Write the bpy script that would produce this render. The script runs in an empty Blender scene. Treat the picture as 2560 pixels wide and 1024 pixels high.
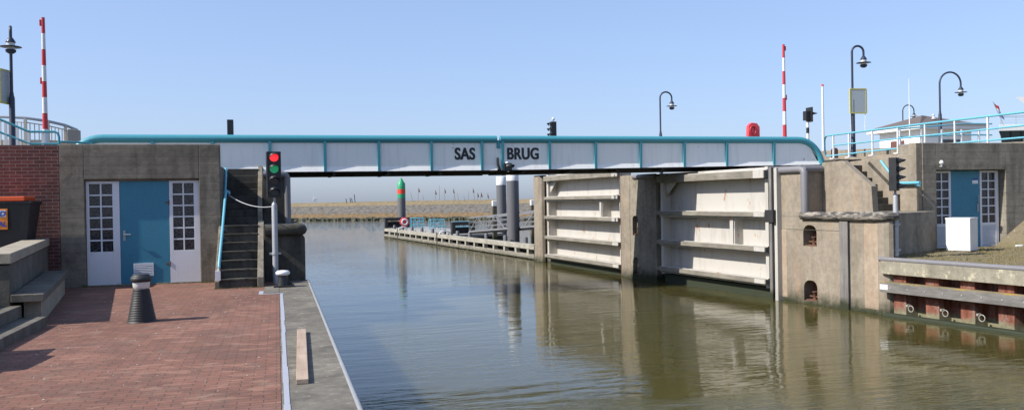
import bpy, math, random
from mathutils import Vector, Matrix
R = math.radians
random.seed(7)
S = bpy.context.scene
col = S.collection

# ---------------------------------------------------------------- camera, sky, sun, exposure
cam_d = bpy.data.cameras.new('camera')
cam_d.sensor_width = 36.0
cam_d.lens = 36.0 * 2115 / 2560
cam_d.clip_end = 6000
cam = bpy.data.objects.new('camera', cam_d); col.objects.link(cam)
cam.matrix_world = Matrix.Translation((0, 0, 1.65)) @ Matrix.Rotation(R(-15.5), 4, 'Z') @ Matrix.Rotation(R(90 - 0.352), 4, 'X') @ Matrix.Rotation(R(-1.0), 4, 'Z')
S.camera = cam

SUN_EL, SUN_AZ = 40.0, 6.0          # sun stands over -X, turned a little towards -Y
w = bpy.data.worlds.new("World"); S.world = w; w.use_nodes = True
nt = w.node_tree; nt.nodes.clear()
sky = nt.nodes.new('ShaderNodeTexSky'); sky.sky_type = 'NISHITA'; sky.sun_disc = False
sky.sun_elevation = R(SUN_EL); sky.sun_rotation = R(270 - SUN_AZ)
sky.air_density = 1.0; sky.dust_density = 1.3; sky.ozone_density = 6; sky.altitude = 0
bg = nt.nodes.new('ShaderNodeBackground'); bg.inputs['Strength'].default_value = 0.1
wo = nt.nodes.new('ShaderNodeOutputWorld')
# thin spring haze: soften the contrast between zenith and horizon, keep the sky's own colours
sc_ = nt.nodes.new('ShaderNodeVectorMath'); sc_.operation = 'SCALE'; sc_.inputs['Scale'].default_value = .1
gm = nt.nodes.new('ShaderNodeGamma'); gm.inputs['Gamma'].default_value = .55
tn = nt.nodes.new('ShaderNodeVectorMath'); tn.operation = 'MULTIPLY'; tn.inputs[1].default_value = (8.1, 8.7, 10.5)
nt.links.new(sky.outputs[0], sc_.inputs[0]); nt.links.new(sc_.outputs[0], gm.inputs[0]); nt.links.new(gm.outputs[0], tn.inputs[0])
nt.links.new(tn.outputs[0], bg.inputs[0]); nt.links.new(bg.outputs[0], wo.inputs[0])

sd = bpy.data.lights.new('sun', 'SUN'); sd.energy = 5.0; sd.angle = R(0.5); sd.color = (1.0, 0.955, 0.88)
sun = bpy.data.objects.new('sun', sd); col.objects.link(sun)
to_sun = Vector((-math.cos(R(SUN_EL)) * math.cos(R(SUN_AZ)), -math.cos(R(SUN_EL)) * math.sin(R(SUN_AZ)), math.sin(R(SUN_EL))))
sun.rotation_euler = to_sun.to_track_quat('Z', 'Y').to_euler(); sun.location = (-20, -5, 30)

S.view_settings.view_transform = 'Standard'; S.view_settings.look = 'None'
S.view_settings.gamma = 1; S.view_settings.exposure = 0.42
S.render.engine = 'CYCLES'
S.cycles.max_bounces = 6; S.cycles.caustics_reflective = False; S.cycles.caustics_refractive = False
try: S.cycles.use_denoising = True
except Exception: pass

# ---------------------------------------------------------------- mesh helpers
class MB:
    def __init__(s): s.v = []; s.f = []; s.sm = []
    def add(s, vs, fs, smooth=False):
        b = len(s.v); s.v += [tuple(p) for p in vs]
        for f in fs: s.f.append([b + i for i in f]); s.sm.append(smooth)
        return s
    def box(s, x0, x1, y0, y1, z0, z1):
        x0, x1 = sorted((x0, x1)); y0, y1 = sorted((y0, y1)); z0, z1 = sorted((z0, z1))
        return s.add([(x0,y0,z0),(x1,y0,z0),(x1,y1,z0),(x0,y1,z0),(x0,y0,z1),(x1,y0,z1),(x1,y1,z1),(x0,y1,z1)],
              [(0,3,2,1),(4,5,6,7),(0,1,5,4),(1,2,6,5),(2,3,7,6),(3,0,4,7)])
    def bar(s, a, b, w_, h_, up=(0,0,1)):
        a = Vector(a); b = Vector(b); d = (b - a).normalized(); u = Vector(up)
        r = d.cross(u)
        if r.length < 1e-4: r = d.cross(Vector((0,1,0)))
        r.normalize(); u = r.cross(d).normalized()
        vs = []
        for p in (a, b):
            for i, j in ((-1,-1),(1,-1),(1,1),(-1,1)): vs.append(p + r*i*w_/2 + u*j*h_/2)
        return s.add(vs, [(3,2,1,0),(4,5,6,7),(0,1,5,4),(1,2,6,5),(2,3,7,6),(3,0,4,7)])
    def prism(s, pts, a, b, axis='z'):
        # pts: 2D outline; axis z -> (x,y), x -> (y,z), y -> (x,z)
        def P(p, t): return (p[0],p[1],t) if axis=='z' else ((t,p[0],p[1]) if axis=='x' else (p[0],t,p[1]))
        n = len(pts); vs = [P(p,a) for p in pts] + [P(p,b) for p in pts]
        fs = [tuple(range(n-1,-1,-1)), tuple(range(n,2*n))] + [(i,(i+1)%n,n+(i+1)%n,n+i) for i in range(n)]
        return s.add(vs, fs)
    def tube(s, pts, r, n=12, caps=True):
        pts = [Vector(p) for p in pts]; m = len(pts)
        rs = r if isinstance(r, (list, tuple)) else [r]*m
        vs = []; ref = None
        for i, p in enumerate(pts):
            d = (pts[min(i+1,m-1)] - pts[max(i-1,0)]).normalized()
            if ref is None:
                ref = d.cross(Vector((0,0,1)))
                if ref.length < 1e-3: ref = Vector((1,0,0))
            ref = (ref - d*ref.dot(d)).normalized(); o = d.cross(ref)
            for k in range(n):
                t = 2*math.pi*k/n; vs.append(p + (ref*math.cos(t) + o*math.sin(t))*rs[i])
        fs = [(i*n+k, i*n+(k+1)%n, (i+1)*n+(k+1)%n, (i+1)*n+k) for i in range(m-1) for k in range(n)]
        s.add(vs, fs, True)
        if caps:
            s.cap(vs[:n], vs[-n:])
        return s
    def cap(s, a, b):
        n = len(a)
        s.add(a, [tuple(range(n-1,-1,-1))]); s.add(b, [tuple(range(n))])
    def cyl(s, a, b, r0, r1=None, n=16): return s.tube([a, b], [r0, r0 if r1 is None else r1], n)
    def lathe(s, c, prof, n=24, mat=None):
        vs = []; m = len(prof)
        for r, z in prof:
            for k in range(n):
                t = 2*math.pi*k/n; p = Vector((r*math.cos(t), r*math.sin(t), z))
                if mat: p = mat @ p
                vs.append(p + Vector(c))
        fs = [(i*n+k, i*n+(k+1)%n, (i+1)*n+(k+1)%n, (i+1)*n+k) for i in range(m-1) for k in range(n)]
        s.add(vs, fs, True)
        s.cap(vs[:n], vs[-n:])
        return s
    def xform(s, M):
        s.v = [tuple(M @ Vector(p)) for p in s.v]; return s

def link(name, mb, mat, bevel=0, M=None):
    me = bpy.data.meshes.new(name)
    vs = mb.v if M is None else [tuple(M @ Vector(p)) for p in mb.v]
    me.from_pydata(vs, [], mb.f); me.update()
    me.polygons.foreach_set('use_smooth', mb.sm)
    if mat: me.materials.append(mat)
    o = bpy.data.objects.new(name, me); col.objects.link(o)
    if bevel:
        bv = o.modifiers.new('bevel', 'BEVEL'); bv.width = bevel; bv.segments = 2; bv.limit_method = 'ANGLE'; bv.angle_limit = R(40)
    return o

def props(o, label, cat, group=None, kind=None):
    if label: o['label'] = label
    if cat: o['category'] = cat
    if group: o['group'] = group
    if kind: o['kind'] = kind
    return o
def thing(name, label, cat, loc, rot=0, group=None):
    o = bpy.data.objects.new(name, None); col.objects.link(o)
    o.location = loc; o.rotation_euler = (0, 0, rot); o.empty_display_size = .2
    o['_m'] = [loc[0], loc[1], loc[2], rot]
    return props(o, label, cat, group)
def root_M(o):
    x, y, z, r = o['_m']; return Matrix.Translation((x,y,z)) @ Matrix.Rotation(r, 4, 'Z')
def part(name, mb, mat, root, bevel=0, label=None, local=False):
    """world coordinates unless local=True (then the thing's own frame)"""
    base = root
    while base.parent: base = base.parent
    M = None if local else root_M(base).inverted()
    o = link(name, mb, mat, bevel, M); o.parent = root
    if label: o['label'] = label
    return o
def single(name, mb, mat, label, cat, loc=None, bevel=0, group=None, kind=None):
    if loc is None:
        xs = [p[0] for p in mb.v]; ys = [p[1] for p in mb.v]; zs = [p[2] for p in mb.v]
        loc = ((min(xs)+max(xs))/2, (min(ys)+max(ys))/2, min(zs))
    o = link(name, mb, mat, bevel, Matrix.Translation(loc).inverted()); o.location = loc
    return props(o, label, cat, group, kind)
def structure(name, mb, mat, bevel=0, label=None):
    o = link(name, mb, mat, bevel); o['kind'] = 'structure'
    if label: o['label'] = label
    return o
def dup(root, loc, rot=None, label=None):
    r = root.copy(); col.objects.link(r); r.location = loc
    if rot is not None: r.rotation_euler = (0,0,rot)
    if label: r['label'] = label
    for ch in list(root.children):
        c = ch.copy(); col.objects.link(c); c.parent = r
        for g in list(ch.children):
            d = g.copy(); col.objects.link(d); d.parent = c
    return r

# ---------------------------------------------------------------- material helpers
class N:
    def __init__(s, name):
        s.m = bpy.data.materials.new(name); s.m.use_nodes = True; s.t = s.m.node_tree
        s.b = s.t.nodes['Principled BSDF']; s.geo = s.t.nodes.new('ShaderNodeNewGeometry'); s.pos = s.geo.outputs['Position']
    def n(s, typ, **kw):
        x = s.t.nodes.new(typ)
        for k, v in kw.items(): setattr(x, k, v)
        return x
    def l(s, a, b): s.t.links.new(a, b)
    def map(s, sc, rot=(0,0,0), loc=(0,0,0), src=None):
        x = s.n('ShaderNodeMapping'); x.inputs['Scale'].default_value = sc if isinstance(sc, tuple) else (sc,)*3
        x.inputs['Rotation'].default_value = rot; x.inputs['Location'].default_value = loc
        s.l(src or s.pos, x.inputs[0]); return x.outputs[0]
    def noise(s, scale=1, detail=6, rough=.55, vec=None, dist=0):
        x = s.n('ShaderNodeTexNoise'); x.inputs['Scale'].default_value = scale; x.inputs['Detail'].default_value = detail
        x.inputs['Roughness'].default_value = rough; x.inputs['Distortion'].default_value = dist
        s.l(vec or s.pos, x.inputs['Vector']); return x.outputs['Fac']
    def ramp(s, fac, stops):
        x = s.n('ShaderNodeValToRGB'); e = x.color_ramp.elements
        while len(e) < len(stops): e.new(.5)
        for i, (p, c) in enumerate(stops):
            e[i].position = p; e[i].color = (c, c, c, 1) if not isinstance(c, tuple) else (*c, 1)
        s.l(fac, x.inputs[0]); return x.outputs[0]
    def mix(s, fac, a, b, mode='MIX'):
        x = s.n('ShaderNodeMix'); x.data_type = 'RGBA'; x.blend_type = mode
        for sock, v in ((x.inputs[0], fac), (x.inputs[6], a), (x.inputs[7], b)):
            if isinstance(v, (int, float)): sock.default_value = v if sock == x.inputs[0] else (v,v,v,1)
            elif isinstance(v, tuple): sock.default_value = (*v, 1)
            else: s.l(v, sock)
        return x.outputs[2]
    def math(s, op, a, b=0.0, clamp=False):
        x = s.n('ShaderNodeMath', operation=op); x.use_clamp = clamp
        for sock, v in ((x.inputs[0], a), (x.inputs[1], b)):
            if isinstance(v, (int, float)): sock.default_value = v
            else: s.l(v, sock)
        return x.outputs[0]
    def xyz(s):
        x = s.n('ShaderNodeSeparateXYZ'); s.l(s.pos, x.inputs[0]); return x.outputs
    def bump(s, h, strength=.3, dist=.01, prev=None):
        x = s.n('ShaderNodeBump'); x.inputs['Strength'].default_value = strength; x.inputs['Distance'].default_value = dist
        s.l(h, x.inputs['Height'])
        if prev is not None: s.l(prev, x.inputs['Normal'])
        return x.outputs[0]
    def done(s, colr, rough=.8, normal=None, metal=0, spec=None):
        if isinstance(colr, tuple): s.b.inputs['Base Color'].default_value = (*colr, 1)
        else: s.l(colr, s.b.inputs['Base Color'])
        if isinstance(rough, (int, float)): s.b.inputs['Roughness'].default_value = rough
        else: s.l(rough, s.b.inputs['Roughness'])
        s.b.inputs['Metallic'].default_value = metal
        if spec is not None: s.b.inputs['Specular IOR Level'].default_value = spec
        if normal is not None: s.l(normal, s.b.inputs['Normal'])
        return s.m

def paint(name, c, rough=.45, dirt=.25, dirt_c=(.12,.09,.06), metal=0, scale=3):
    m = N(name); a = m.noise(scale, 7, .6); st = m.noise(1, 5, .6, m.map((14,14,1.2)))
    f = m.ramp(m.math('MULTIPLY', a, st), [(.26, 0), (.5, 1)])
    c2 = m.mix(m.math('MULTIPLY', f, dirt), c, dirt_c)
    sp = m.noise(60, 2); c3 = m.mix(.12, c2, m.ramp(sp, [(.3,.0),(.7,1.)]), 'OVERLAY')
    return m.done(c3, m.ramp(a, [(.3, rough-.08), (.7, rough+.15)]), m.bump(m.noise(25, 4), .12, .004), metal)

def concrete(name, c1, c2, dark=.5, board=False, algae=None, rough=.92, lichen=0, rust=0, pits=True):
    c1 = tuple(v*.74 for v in c1); c2 = tuple(v*.74 for v in c2)
    m = N(name); big = m.noise(.9, 9, .62); fine = m.noise(9, 8, .65); grit = m.noise(90, 3, .7)
    c = m.mix(m.ramp(big, [(.34,0),(.64,1)]), c1, c2)
    streak = m.noise(1, 6, .6, m.map((3.4,3.4,.45)), dist=.6)
    c = m.mix(m.math('MULTIPLY', m.ramp(streak, [(.48,0),(.78,1)]), dark), c, (c1[0]*.28, c1[1]*.27, c1[2]*.26))
    blot = m.noise(2.3, 8, .7)
    c = m.mix(m.math('MULTIPLY', m.ramp(blot, [(.5,0),(.66,1)]), dark*.7), c, (c1[0]*.45, c1[1]*.45, c1[2]*.42))
    c = m.mix(.35, c, m.ramp(fine, [(.28,.25),(.72,.75)]), 'OVERLAY')
    c = m.mix(.3, c, m.ramp(grit, [(.3,.3),(.7,.7)]), 'OVERLAY')
    if rust:
        rs = m.noise(1, 6, .65, m.map((3.2,3.2,.5), loc=(4,7,1)))
        c = m.mix(m.math('MULTIPLY', m.ramp(rs, [(.56,0),(.7,1)]), rust), c, (.42,.2,.09))
    if lichen:
        li = m.noise(5, 9, .75); c = m.mix(m.math('MULTIPLY', m.ramp(li, [(.56,0),(.62,1)]), lichen), c, (.5,.46,.32))
    z = m.xyz()[2]
    if algae is not None:
        edge = m.math('ADD', m.math('MULTIPLY', m.math('SUBTRACT', algae, z), 3.2), m.math('MULTIPLY', m.math('SUBTRACT', m.noise(3.5, 8, .7), .5), 1.6))
        c = m.mix(m.math('ADD', edge, 0, True), c, m.mix(m.noise(7, 6), (.045,.05,.022), (.02,.022,.014)))
    h = fine
    nrm = m.bump(fine, .45, .012); nrm = m.bump(grit, .3, .003, nrm)
    if board:
        saw = m.math('FRACT', m.math('MULTIPLY', z, 5.6))
        line = m.ramp(saw, [(0,0),(.035,1),(.965,1),(1,0)])
        lev = m.noise(1, 1, .5, m.map((.35,.35,5.6)))
        nrm = m.bump(m.math('ADD', line, m.math('MULTIPLY', lev, 1.2)), .55, .012, nrm)
        c = m.mix(.6, c, m.ramp(line, [(0,.2),(1,.5)]), 'OVERLAY')
    return m.done(c, rough, nrm, spec=.3)

def wood(name, c1, c2, axis='y', algae=None, lichen=0):
    c1 = tuple(v*.78 for v in c1); c2 = tuple(v*.78 for v in c2)
    m = N(name); sc = {'y': (18,1.2,18), 'x': (1.2,18,18), 'z': (18,18,1.2)}[axis]
    g = m.noise(1, 8, .65, m.map(sc)); big = m.noise(1.7, 6, .6)
    c = m.mix(m.ramp(g, [(.3,0),(.7,1)]), c1, c2); c = m.mix(.4, c, m.ramp(big, [(.3,.25),(.7,.75)]), 'OVERLAY')
    if lichen:
        z = m.geo.outputs['Normal']; sx = m.n('ShaderNodeSeparateXYZ'); m.l(z, sx.inputs[0])
        li = m.ramp(m.noise(4, 9, .7), [(.5,0),(.58,1)])
        c = m.mix(m.math('MULTIPLY', li, lichen), c, (.42,.27,.04))
    if algae is not None:
        zz = m.xyz()[2]
        e = m.math('ADD', m.math('MULTIPLY', m.math('SUBTRACT', algae, zz), 6), m.math('SUBTRACT', m.noise(5, 6), .5), True)
        c = m.mix(e, c, (.03,.035,.018))
    return m.done(c, .85, m.bump(g, .5, .008), spec=.3)

def brick(name, c1, c2, mortar, bw, rh, ms, wall=False, swap=False, bias=0):
    m = N(name); v = m.pos
    if wall: v = m.map(1, rot=(R(-90),0,0))
    elif swap: v = m.map(1, rot=(0,0,R(90)))
    v = m.map((1,1,1), loc=(.03,.02,0), src=v)
    wob = m.n('ShaderNodeVectorMath', operation='ADD')
    nz = m.n('ShaderNodeTexNoise'); nz.inputs['Scale'].default_value = 6; m.l(m.pos, nz.inputs['Vector'])
    sc = m.n('ShaderNodeVectorMath', operation='SCALE'); sc.inputs['Scale'].default_value = .018 if not wall else .008
    m.l(nz.outputs['Color'], sc.inputs[0]); m.l(v, wob.inputs[0]); m.l(sc.outputs[0], wob.inputs[1])
    b = m.n('ShaderNodeTexBrick'); m.l(wob.outputs[0], b.inputs['Vector'])
    b.inputs['Scale'].default_value = 1; b.inputs['Brick Width'].default_value = bw; b.inputs['Row Height'].default_value = rh
    b.inputs['Mortar Size'].default_value = ms; b.inputs['Mortar Smooth'].default_value = .3; b.inputs['Bias'].default_value = bias
    b.inputs['Color1'].default_value = (*c1,1); b.inputs['Color2'].default_value = (*c2,1); b.inputs['Mortar'].default_value = (*mortar,1)
    big = m.noise(.55, 8, .65); med = m.noise(4, 8, .7); grit = m.noise(70, 3)
    c = m.mix(.55, b.outputs['Color'], m.ramp(big, [(.3,.3),(.7,.72)]), 'OVERLAY')
    c = m.mix(.45, c, m.ramp(med, [(.3,.25),(.7,.75)]), 'OVERLAY')
    c = m.mix(.25, c, m.ramp(grit, [(.3,.3),(.7,.7)]), 'OVERLAY')
    c = m.mix(m.math('MULTIPLY', m.ramp(m.noise(1.1, 9, .75, m.map(1, loc=(9,3,2))), [(.5,0),(.7,1)]), .35), c, (.1,.085,.07))
    if not wall:
        c = m.mix(m.math('MULTIPLY', m.ramp(m.noise(2.2, 9, .8, m.map(1, loc=(1,8,4))), [(.55,0),(.66,1)]), .45), c, (.23,.19,.14))
        vv = m.n('ShaderNodeTexVoronoi'); vv.inputs['Scale'].default_value = 5.5; m.l(m.map((1,2.2,1)), vv.inputs['Vector'])
        sx = m.n('ShaderNodeSeparateColor'); m.l(vv.outputs['Color'], sx.inputs[0])
        c = m.mix(m.math('MULTIPLY', m.ramp(sx.outputs[0], [(.9,0),(.93,1)]), .35), c, (.36,.2,.14))
    nrm = m.bump(b.outputs['Fac'], -.6, .006); nrm = m.bump(med, .25, .01, nrm)
    return m.done(c, .88, nrm, spec=.25)

M_conc_wall = concrete('concrete_board_formed', (.22,.192,.15), (.315,.275,.215), .8, board=True)
M_conc_wall_r = concrete('concrete_wall_right', (.285,.25,.195), (.385,.345,.275), .75, board=True)
M_conc_dark = concrete('concrete_dark_stair', (.075,.069,.058), (.13,.118,.095), .85, algae=-.75)  # base colour lowered so the shaded stairs and left pier go near black
M_conc_curb = concrete('concrete_curb', (.24,.21,.16), (.34,.3,.24), .7)
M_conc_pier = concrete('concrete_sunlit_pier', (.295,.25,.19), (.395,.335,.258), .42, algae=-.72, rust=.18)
M_conc_tan = concrete('concrete_tan_patch', (.42,.315,.22), (.5,.4,.3), .2, algae=-.85, rust=.5)
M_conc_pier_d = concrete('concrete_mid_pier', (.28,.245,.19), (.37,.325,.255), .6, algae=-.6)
M_conc_cop = concrete('concrete_coping', (.33,.3,.23), (.43,.39,.3), .5, lichen=.7)
M_conc_quay = concrete('concrete_quay_edge', (.15,.135,.11), (.26,.235,.19), .6, lichen=.25)
M_conc_seat = concrete('concrete_seat', (.15,.135,.11), (.22,.2,.165), .6)  # base colour darkened to carry the shade lying on steps and bench
M_conc_cap = concrete('concrete_cap', (.42,.36,.27), (.5,.44,.34), .3)
M_conc_terr = concrete('concrete_terrace', (.28,.26,.21), (.36,.33,.27), .6)
M_mono = paint('grey_pipe_paint', (.17,.165,.175), .55, .35, (.3,.25,.18))
M_brick_wall = brick('red_brick_wall', (.15,.056,.047), (.092,.038,.036), (.2,.16,.14), .22, .0715, .007, wall=True)
M_pave = brick('red_clay_paving', (.215,.102,.072), (.165,.084,.062), (.078,.055,.042), .21, .088, .006, bias=-.1)
M_white = paint('white_paint', (.66,.66,.68), .5, .22, (.35,.3,.24))
M_white_gate = None
M_white_clean = paint('white_clean_paint', (.68,.68,.67), .4, .08)
M_blue_door = paint('teal_door_paint', (.035,.19,.28), .45, .2, (.05,.1,.12))
M_teal = paint('teal_pipe_paint', (.055,.275,.335), .38, .12, (.05,.15,.16))
M_lblue = paint('light_blue_pipe_paint', (.13,.4,.5), .4, .15, (.2,.25,.25))
M_glass = None
M_black = paint('black_paint', (.014,.014,.016), .45, .2, (.06,.055,.05))
M_blackrub = paint('black_ribbed_plastic', (.02,.02,.021), .55, .3, (.08,.075,.07))
M_galv = paint('galvanised_steel', (.36,.37,.38), .5, .3, (.2,.19,.18), metal=.3)
M_navy = paint('navy_lamp_paint', (.022,.03,.055), .4, .15)
M_red = paint('red_paint', (.5,.03,.035), .4, .12)
M_ring = paint('worn_ring', (.3,.29,.25), .7, .5, (.12,.07,.04))
M_orange = paint('orange_lid_plastic', (.75,.1,.02), .45, .1)
M_dark_steel = paint('dark_steel', (.02,.02,.022), .6, .3, (.08,.06,.045))
M_rust = None
M_pile = paint('grey_coated_pile', (.115,.115,.125), .6, .3, (.2,.18,.16))
M_green = paint('green_beacon_paint', (.02,.3,.13), .45, .1)
M_wood_grey = wood('weathered_timber', (.2,.18,.145), (.34,.31,.255), 'y')
M_wood_fend = wood('fender_timber_lichen', (.15,.14,.125), (.27,.255,.235), 'y', lichen=.0)
M_lichen = wood('fender_timber_top_lichen', (.2,.17,.1), (.36,.3,.2), 'y', lichen=.95)
M_wood_v = wood('vertical_timber', (.15,.14,.13), (.27,.25,.23), 'z', algae=-.75)
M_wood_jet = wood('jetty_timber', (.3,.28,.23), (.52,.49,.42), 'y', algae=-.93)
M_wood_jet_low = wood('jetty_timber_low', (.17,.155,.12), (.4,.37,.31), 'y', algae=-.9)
M_wood_dark = wood('dark_timber', (.03,.03,.028), (.07,.065,.055), 'z')
M_plank = wood('fresh_plank', (.4,.29,.21), (.52,.4,.31), 'y')
M_brown = paint('brown_paint', (.14,.06,.045), .5, .15)
M_roof = paint('brown_roof_felt', (.12,.095,.085), .85, .3, (.2,.18,.16))
M_house = paint('white_render', (.85,.85,.84), .8, .08)
M_orangebox = paint('orange_sticker', (.8,.24,.03), .5, .05)
M_bluetxt = paint('blue_lettering', (.03,.06,.3), .5, 0)
M_redbox = paint('red_lifebuoy_box', (.75,.07,.09), .45, .05)

m = N('gate_white_steel')        # white paint with rust runs and green weathering
r1 = m.noise(1, 7, .7, m.map((5,3.2,.55))); r2 = m.noise(3.2, 6, .6, m.map(1, loc=(3,1,8)))
c = m.mix(m.math('MULTIPLY', m.ramp(r1, [(.5,0),(.72,1)]), .62), (.47,.445,.405), (.235,.215,.165))
c = m.mix(m.ramp(m.math('MULTIPLY', m.noise(2.1, 3, .5), m.noise(1, 6, .6, m.map((9,9,2.2), loc=(2,5,1)))), [(.385,0),(.41,1)]), c, (.36,.15,.05))
c = m.mix(m.math('MULTIPLY', m.ramp(m.noise(14, 8, .75), [(.55,0),(.63,1)]), .35), c, (.4,.39,.34))
M_white_gate = m.done(c, .5, m.bump(r2, .15, .01))

m = N('girder_white_steel')
c = m.mix(m.math('MULTIPLY', m.ramp(m.noise(1, 6, .6, m.map((8,8,.6))), [(.5,0),(.75,1)]), .3), (.84,.83,.79), (.45,.42,.38))
c = m.mix(m.ramp(m.noise(5, 4, .5, m.map(1, loc=(2,9,1))), [(.72,0),(.76,1)]), c, (.3,.2,.13))
M_girder = m.done(c, .42, m.bump(m.noise(1.3, 3), .06, .02))

m = N('rusted_sheet_piling')
z = m.xyz()[2]; r1 = m.noise(4, 9, .7); r2 = m.noise(1, 7, .65, m.map((12,12,2)))
c = m.mix(m.ramp(r2, [(.35,0),(.65,1)]), (.13,.04,.025), (.26,.11,.075))
c = m.mix(m.math('MULTIPLY', m.ramp(r1, [(.5,0),(.65,1)]), .6), c, (.25,.2,.17))
e = m.math('ADD', m.math('MULTIPLY', m.math('SUBTRACT', -.85, z), 9), m.math('MULTIPLY', m.math('SUBTRACT', r1, .5), 2.5), True)
c = m.mix(e, c, m.mix(m.noise(12, 6), (.33,.3,.2), (.06,.065,.03)))
M_rust = m.done(c, .9, m.bump(r1, .6, .02), spec=.2)

m = N('algae_timber')
c = m.mix(m.noise(6, 8, .7), (.014,.022,.01), (.035,.042,.02)); M_algae = m.done(c, .7, m.bump(m.noise(14, 6), .6, .02))
m = N('rusty_iron')
c = m.mix(m.noise(12, 8, .7), (.05,.025,.018), (.2,.09,.05)); M_iron = m.done(c, .9, m.bump(m.noise(30, 5), .4, .004))

m = N('patterned_glass')         # dark pane with a lace curtain behind it
v = m.n('ShaderNodeTexVoronoi', feature='DISTANCE_TO_EDGE'); v.inputs['Scale'].default_value = 11
m.l(m.map((1,1,1.8), src=None), v.inputs['Vector'])
c = m.mix(m.ramp(v.outputs['Distance'], [(.02,1),(.12,0)]), (.012,.012,.015), (.075,.07,.075))
c = m.mix(m.math('MULTIPLY', m.ramp(m.noise(16, 5), [(.45,0),(.65,1)]), .5), c, (.05,.047,.05))
M_glass = m.done(c, .12)
m = N('tinted_glass'); M_tint = m.done(m.mix(m.noise(.8, 3), (.015,.035,.045), (.04,.08,.09)), .06)
m = N('clear_lens_ring')
c = m.mix(m.noise(30, 3), (.5,.5,.47), (.75,.75,.72)); M_lens = m.done(c, .25)
def lamp_mat(name, c, e):
    m = N(name); k = m.n('ShaderNodeTexVoronoi'); k.inputs['Scale'].default_value = 90; m.l(m.pos, k.inputs['Vector'])
    cc = m.mix(m.ramp(k.outputs['Distance'], [(.1,0),(.7,1)]), c, tuple(x*.45 for x in c))
    mm = m.done(cc, .25)
    if e:
        m.l(cc, m.b.inputs['Emission Color']); m.b.inputs['Emission Strength'].default_value = e
    return mm
M_redlit = lamp_mat('red_signal_lens_lit', (.95,.03,.04), 1.3)
M_greenlit = lamp_mat('green_signal_lens_lit', (.02,.5,.2), .4)
M_redoff = lamp_mat('red_signal_lens_dark', (.05,.006,.006), 0)
M_greyoff = lamp_mat('signal_lens_dark', (.02,.025,.025), 0)

# ---------------------------------------------------------------- water
m = N('canal_water')
xy = m.xyz()
w1 = m.noise(1, 2, .5, m.map((.35,1.1,1), rot=(0,0,R(-14))))
w2 = m.noise(1, 3, .5, m.map((1.3,5.5,1), rot=(0,0,R(-10))), dist=.4)
w3 = m.noise(1, 3, .55, m.map((5,17,1), rot=(0,0,R(-20))))
patch = m.ramp(m.noise(.16, 3, .55), [(.4,.15),(.62,1)])
near = m.ramp(m.math('MULTIPLY', m.math('SUBTRACT', 13.5, m.math('ADD', xy[1], m.math('MULTIPLY', m.noise(.35, 3), 5))), .28), [(.0,.0),(1,1)])
far = m.ramp(m.math('MULTIPLY', m.math('SUBTRACT', xy[1], 24), .03), [(0,0),(1,1)])
amp = m.math('ADD', m.math('ADD', m.math('MULTIPLY', patch, .9), m.math('MULTIPLY', far, 2.6)), m.math('MULTIPLY', near, 3.4))
amp2 = m.math('ADD', .35, m.math('MULTIPLY', amp, .6))
h = m.math('ADD', m.math('MULTIPLY', w1, .012), m.math('MULTIPLY', m.math('MULTIPLY', w2, amp2), .0078))
h = m.math('ADD', h, m.math('MULTIPLY', m.math('MULTIPLY', w3, amp), .0022))
nb = m.bump(h, 1.0, 1.0)
sil = m.mix(m.noise(.12, 4, .6), (.060,.053,.016), (.078,.068,.024))
M_water = m.done(sil, .015, nb); m.b.inputs['IOR'].default_value = 1.33
m.m.node_tree.nodes['Principled BSDF'].subsurface_method = 'BURLEY'      # silt-laden water glows through: shadows on it have no hard edge
m.b.inputs['Subsurface Weight'].default_value = 1.0; m.b.inputs['Subsurface Radius'].default_value = (1.0, .9, .6); m.b.inputs['Subsurface Scale'].default_value = .8
mb = MB(); L_ = 3000
mb.add([(-L_,-200,-1.05),(L_,-200,-1.05),(L_,L_,-1.05),(-L_,L_,-1.05)], [(0,1,2,3)])
structure('water', mb, M_water)

# ---------------------------------------------------------------- left quay ground
mb = MB(); mb.add([(-9,-6,0),(0.0,-6,0),(0.0,19.35,0),(-9,19.35,0)], [(0,1,2,3)])
mb.add([(0.0,-6,-.02),(0.0,19.35,-.02),(0.0,-6,0),(0.0,19.35,0)], [(0,1,3,2)])
structure('brick_pavement', mb, M_pave)
mb = MB().box(0.0, .6, -6, 18.9, -3, -.002)
structure('quay_edge', mb, M_conc_quay, .012)
mb = MB(); y = -6
random.seed(3)
while y < 16.1:                       # white gutter line, chipped edges
    y2 = min(y + random.uniform(.5, .9), 16.1); a = random.uniform(-.004,.004); b = random.uniform(-.005,.005)
    mb.add([(.02+a,y,.003),(.07+b,y,.003),(.07+b,y2,.003),(.02+a,y2,.003)], [(0,1,2,3)]); y = y2
mb.add([(-.36,16.14,.003),(.09,16.14,.003),(.09,16.22,.003),(-.36,16.22,.003)], [(0,1,2,3)])
mb.add([(-.36,16.22,.003),(-.28,16.22,.003),(-.28,16.75,.003),(-.36,16.75,.003)], [(0,1,2,3)])
structure('white_line', mb, paint('white_road_paint', (.33,.34,.39), .7, .5, (.3,.28,.25)))
mb = MB().add([(-.27,16.225,.0025),(.0,16.225,.0025),(.0,17.8,.0025),(-.27,17.8,.0025)], [(0,1,2,3)])
structure('pavement_strip', mb, M_conc_quay)
mb = MB().tube([(.612, y_, -.012) for y_ in (-6, 0, 6, 12, 18.7)], .025, 10)
structure('quay_edge_rail', mb, paint('edge_steel', (.25,.26,.27), .5, .4, (.22,.18,.14)))

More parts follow.
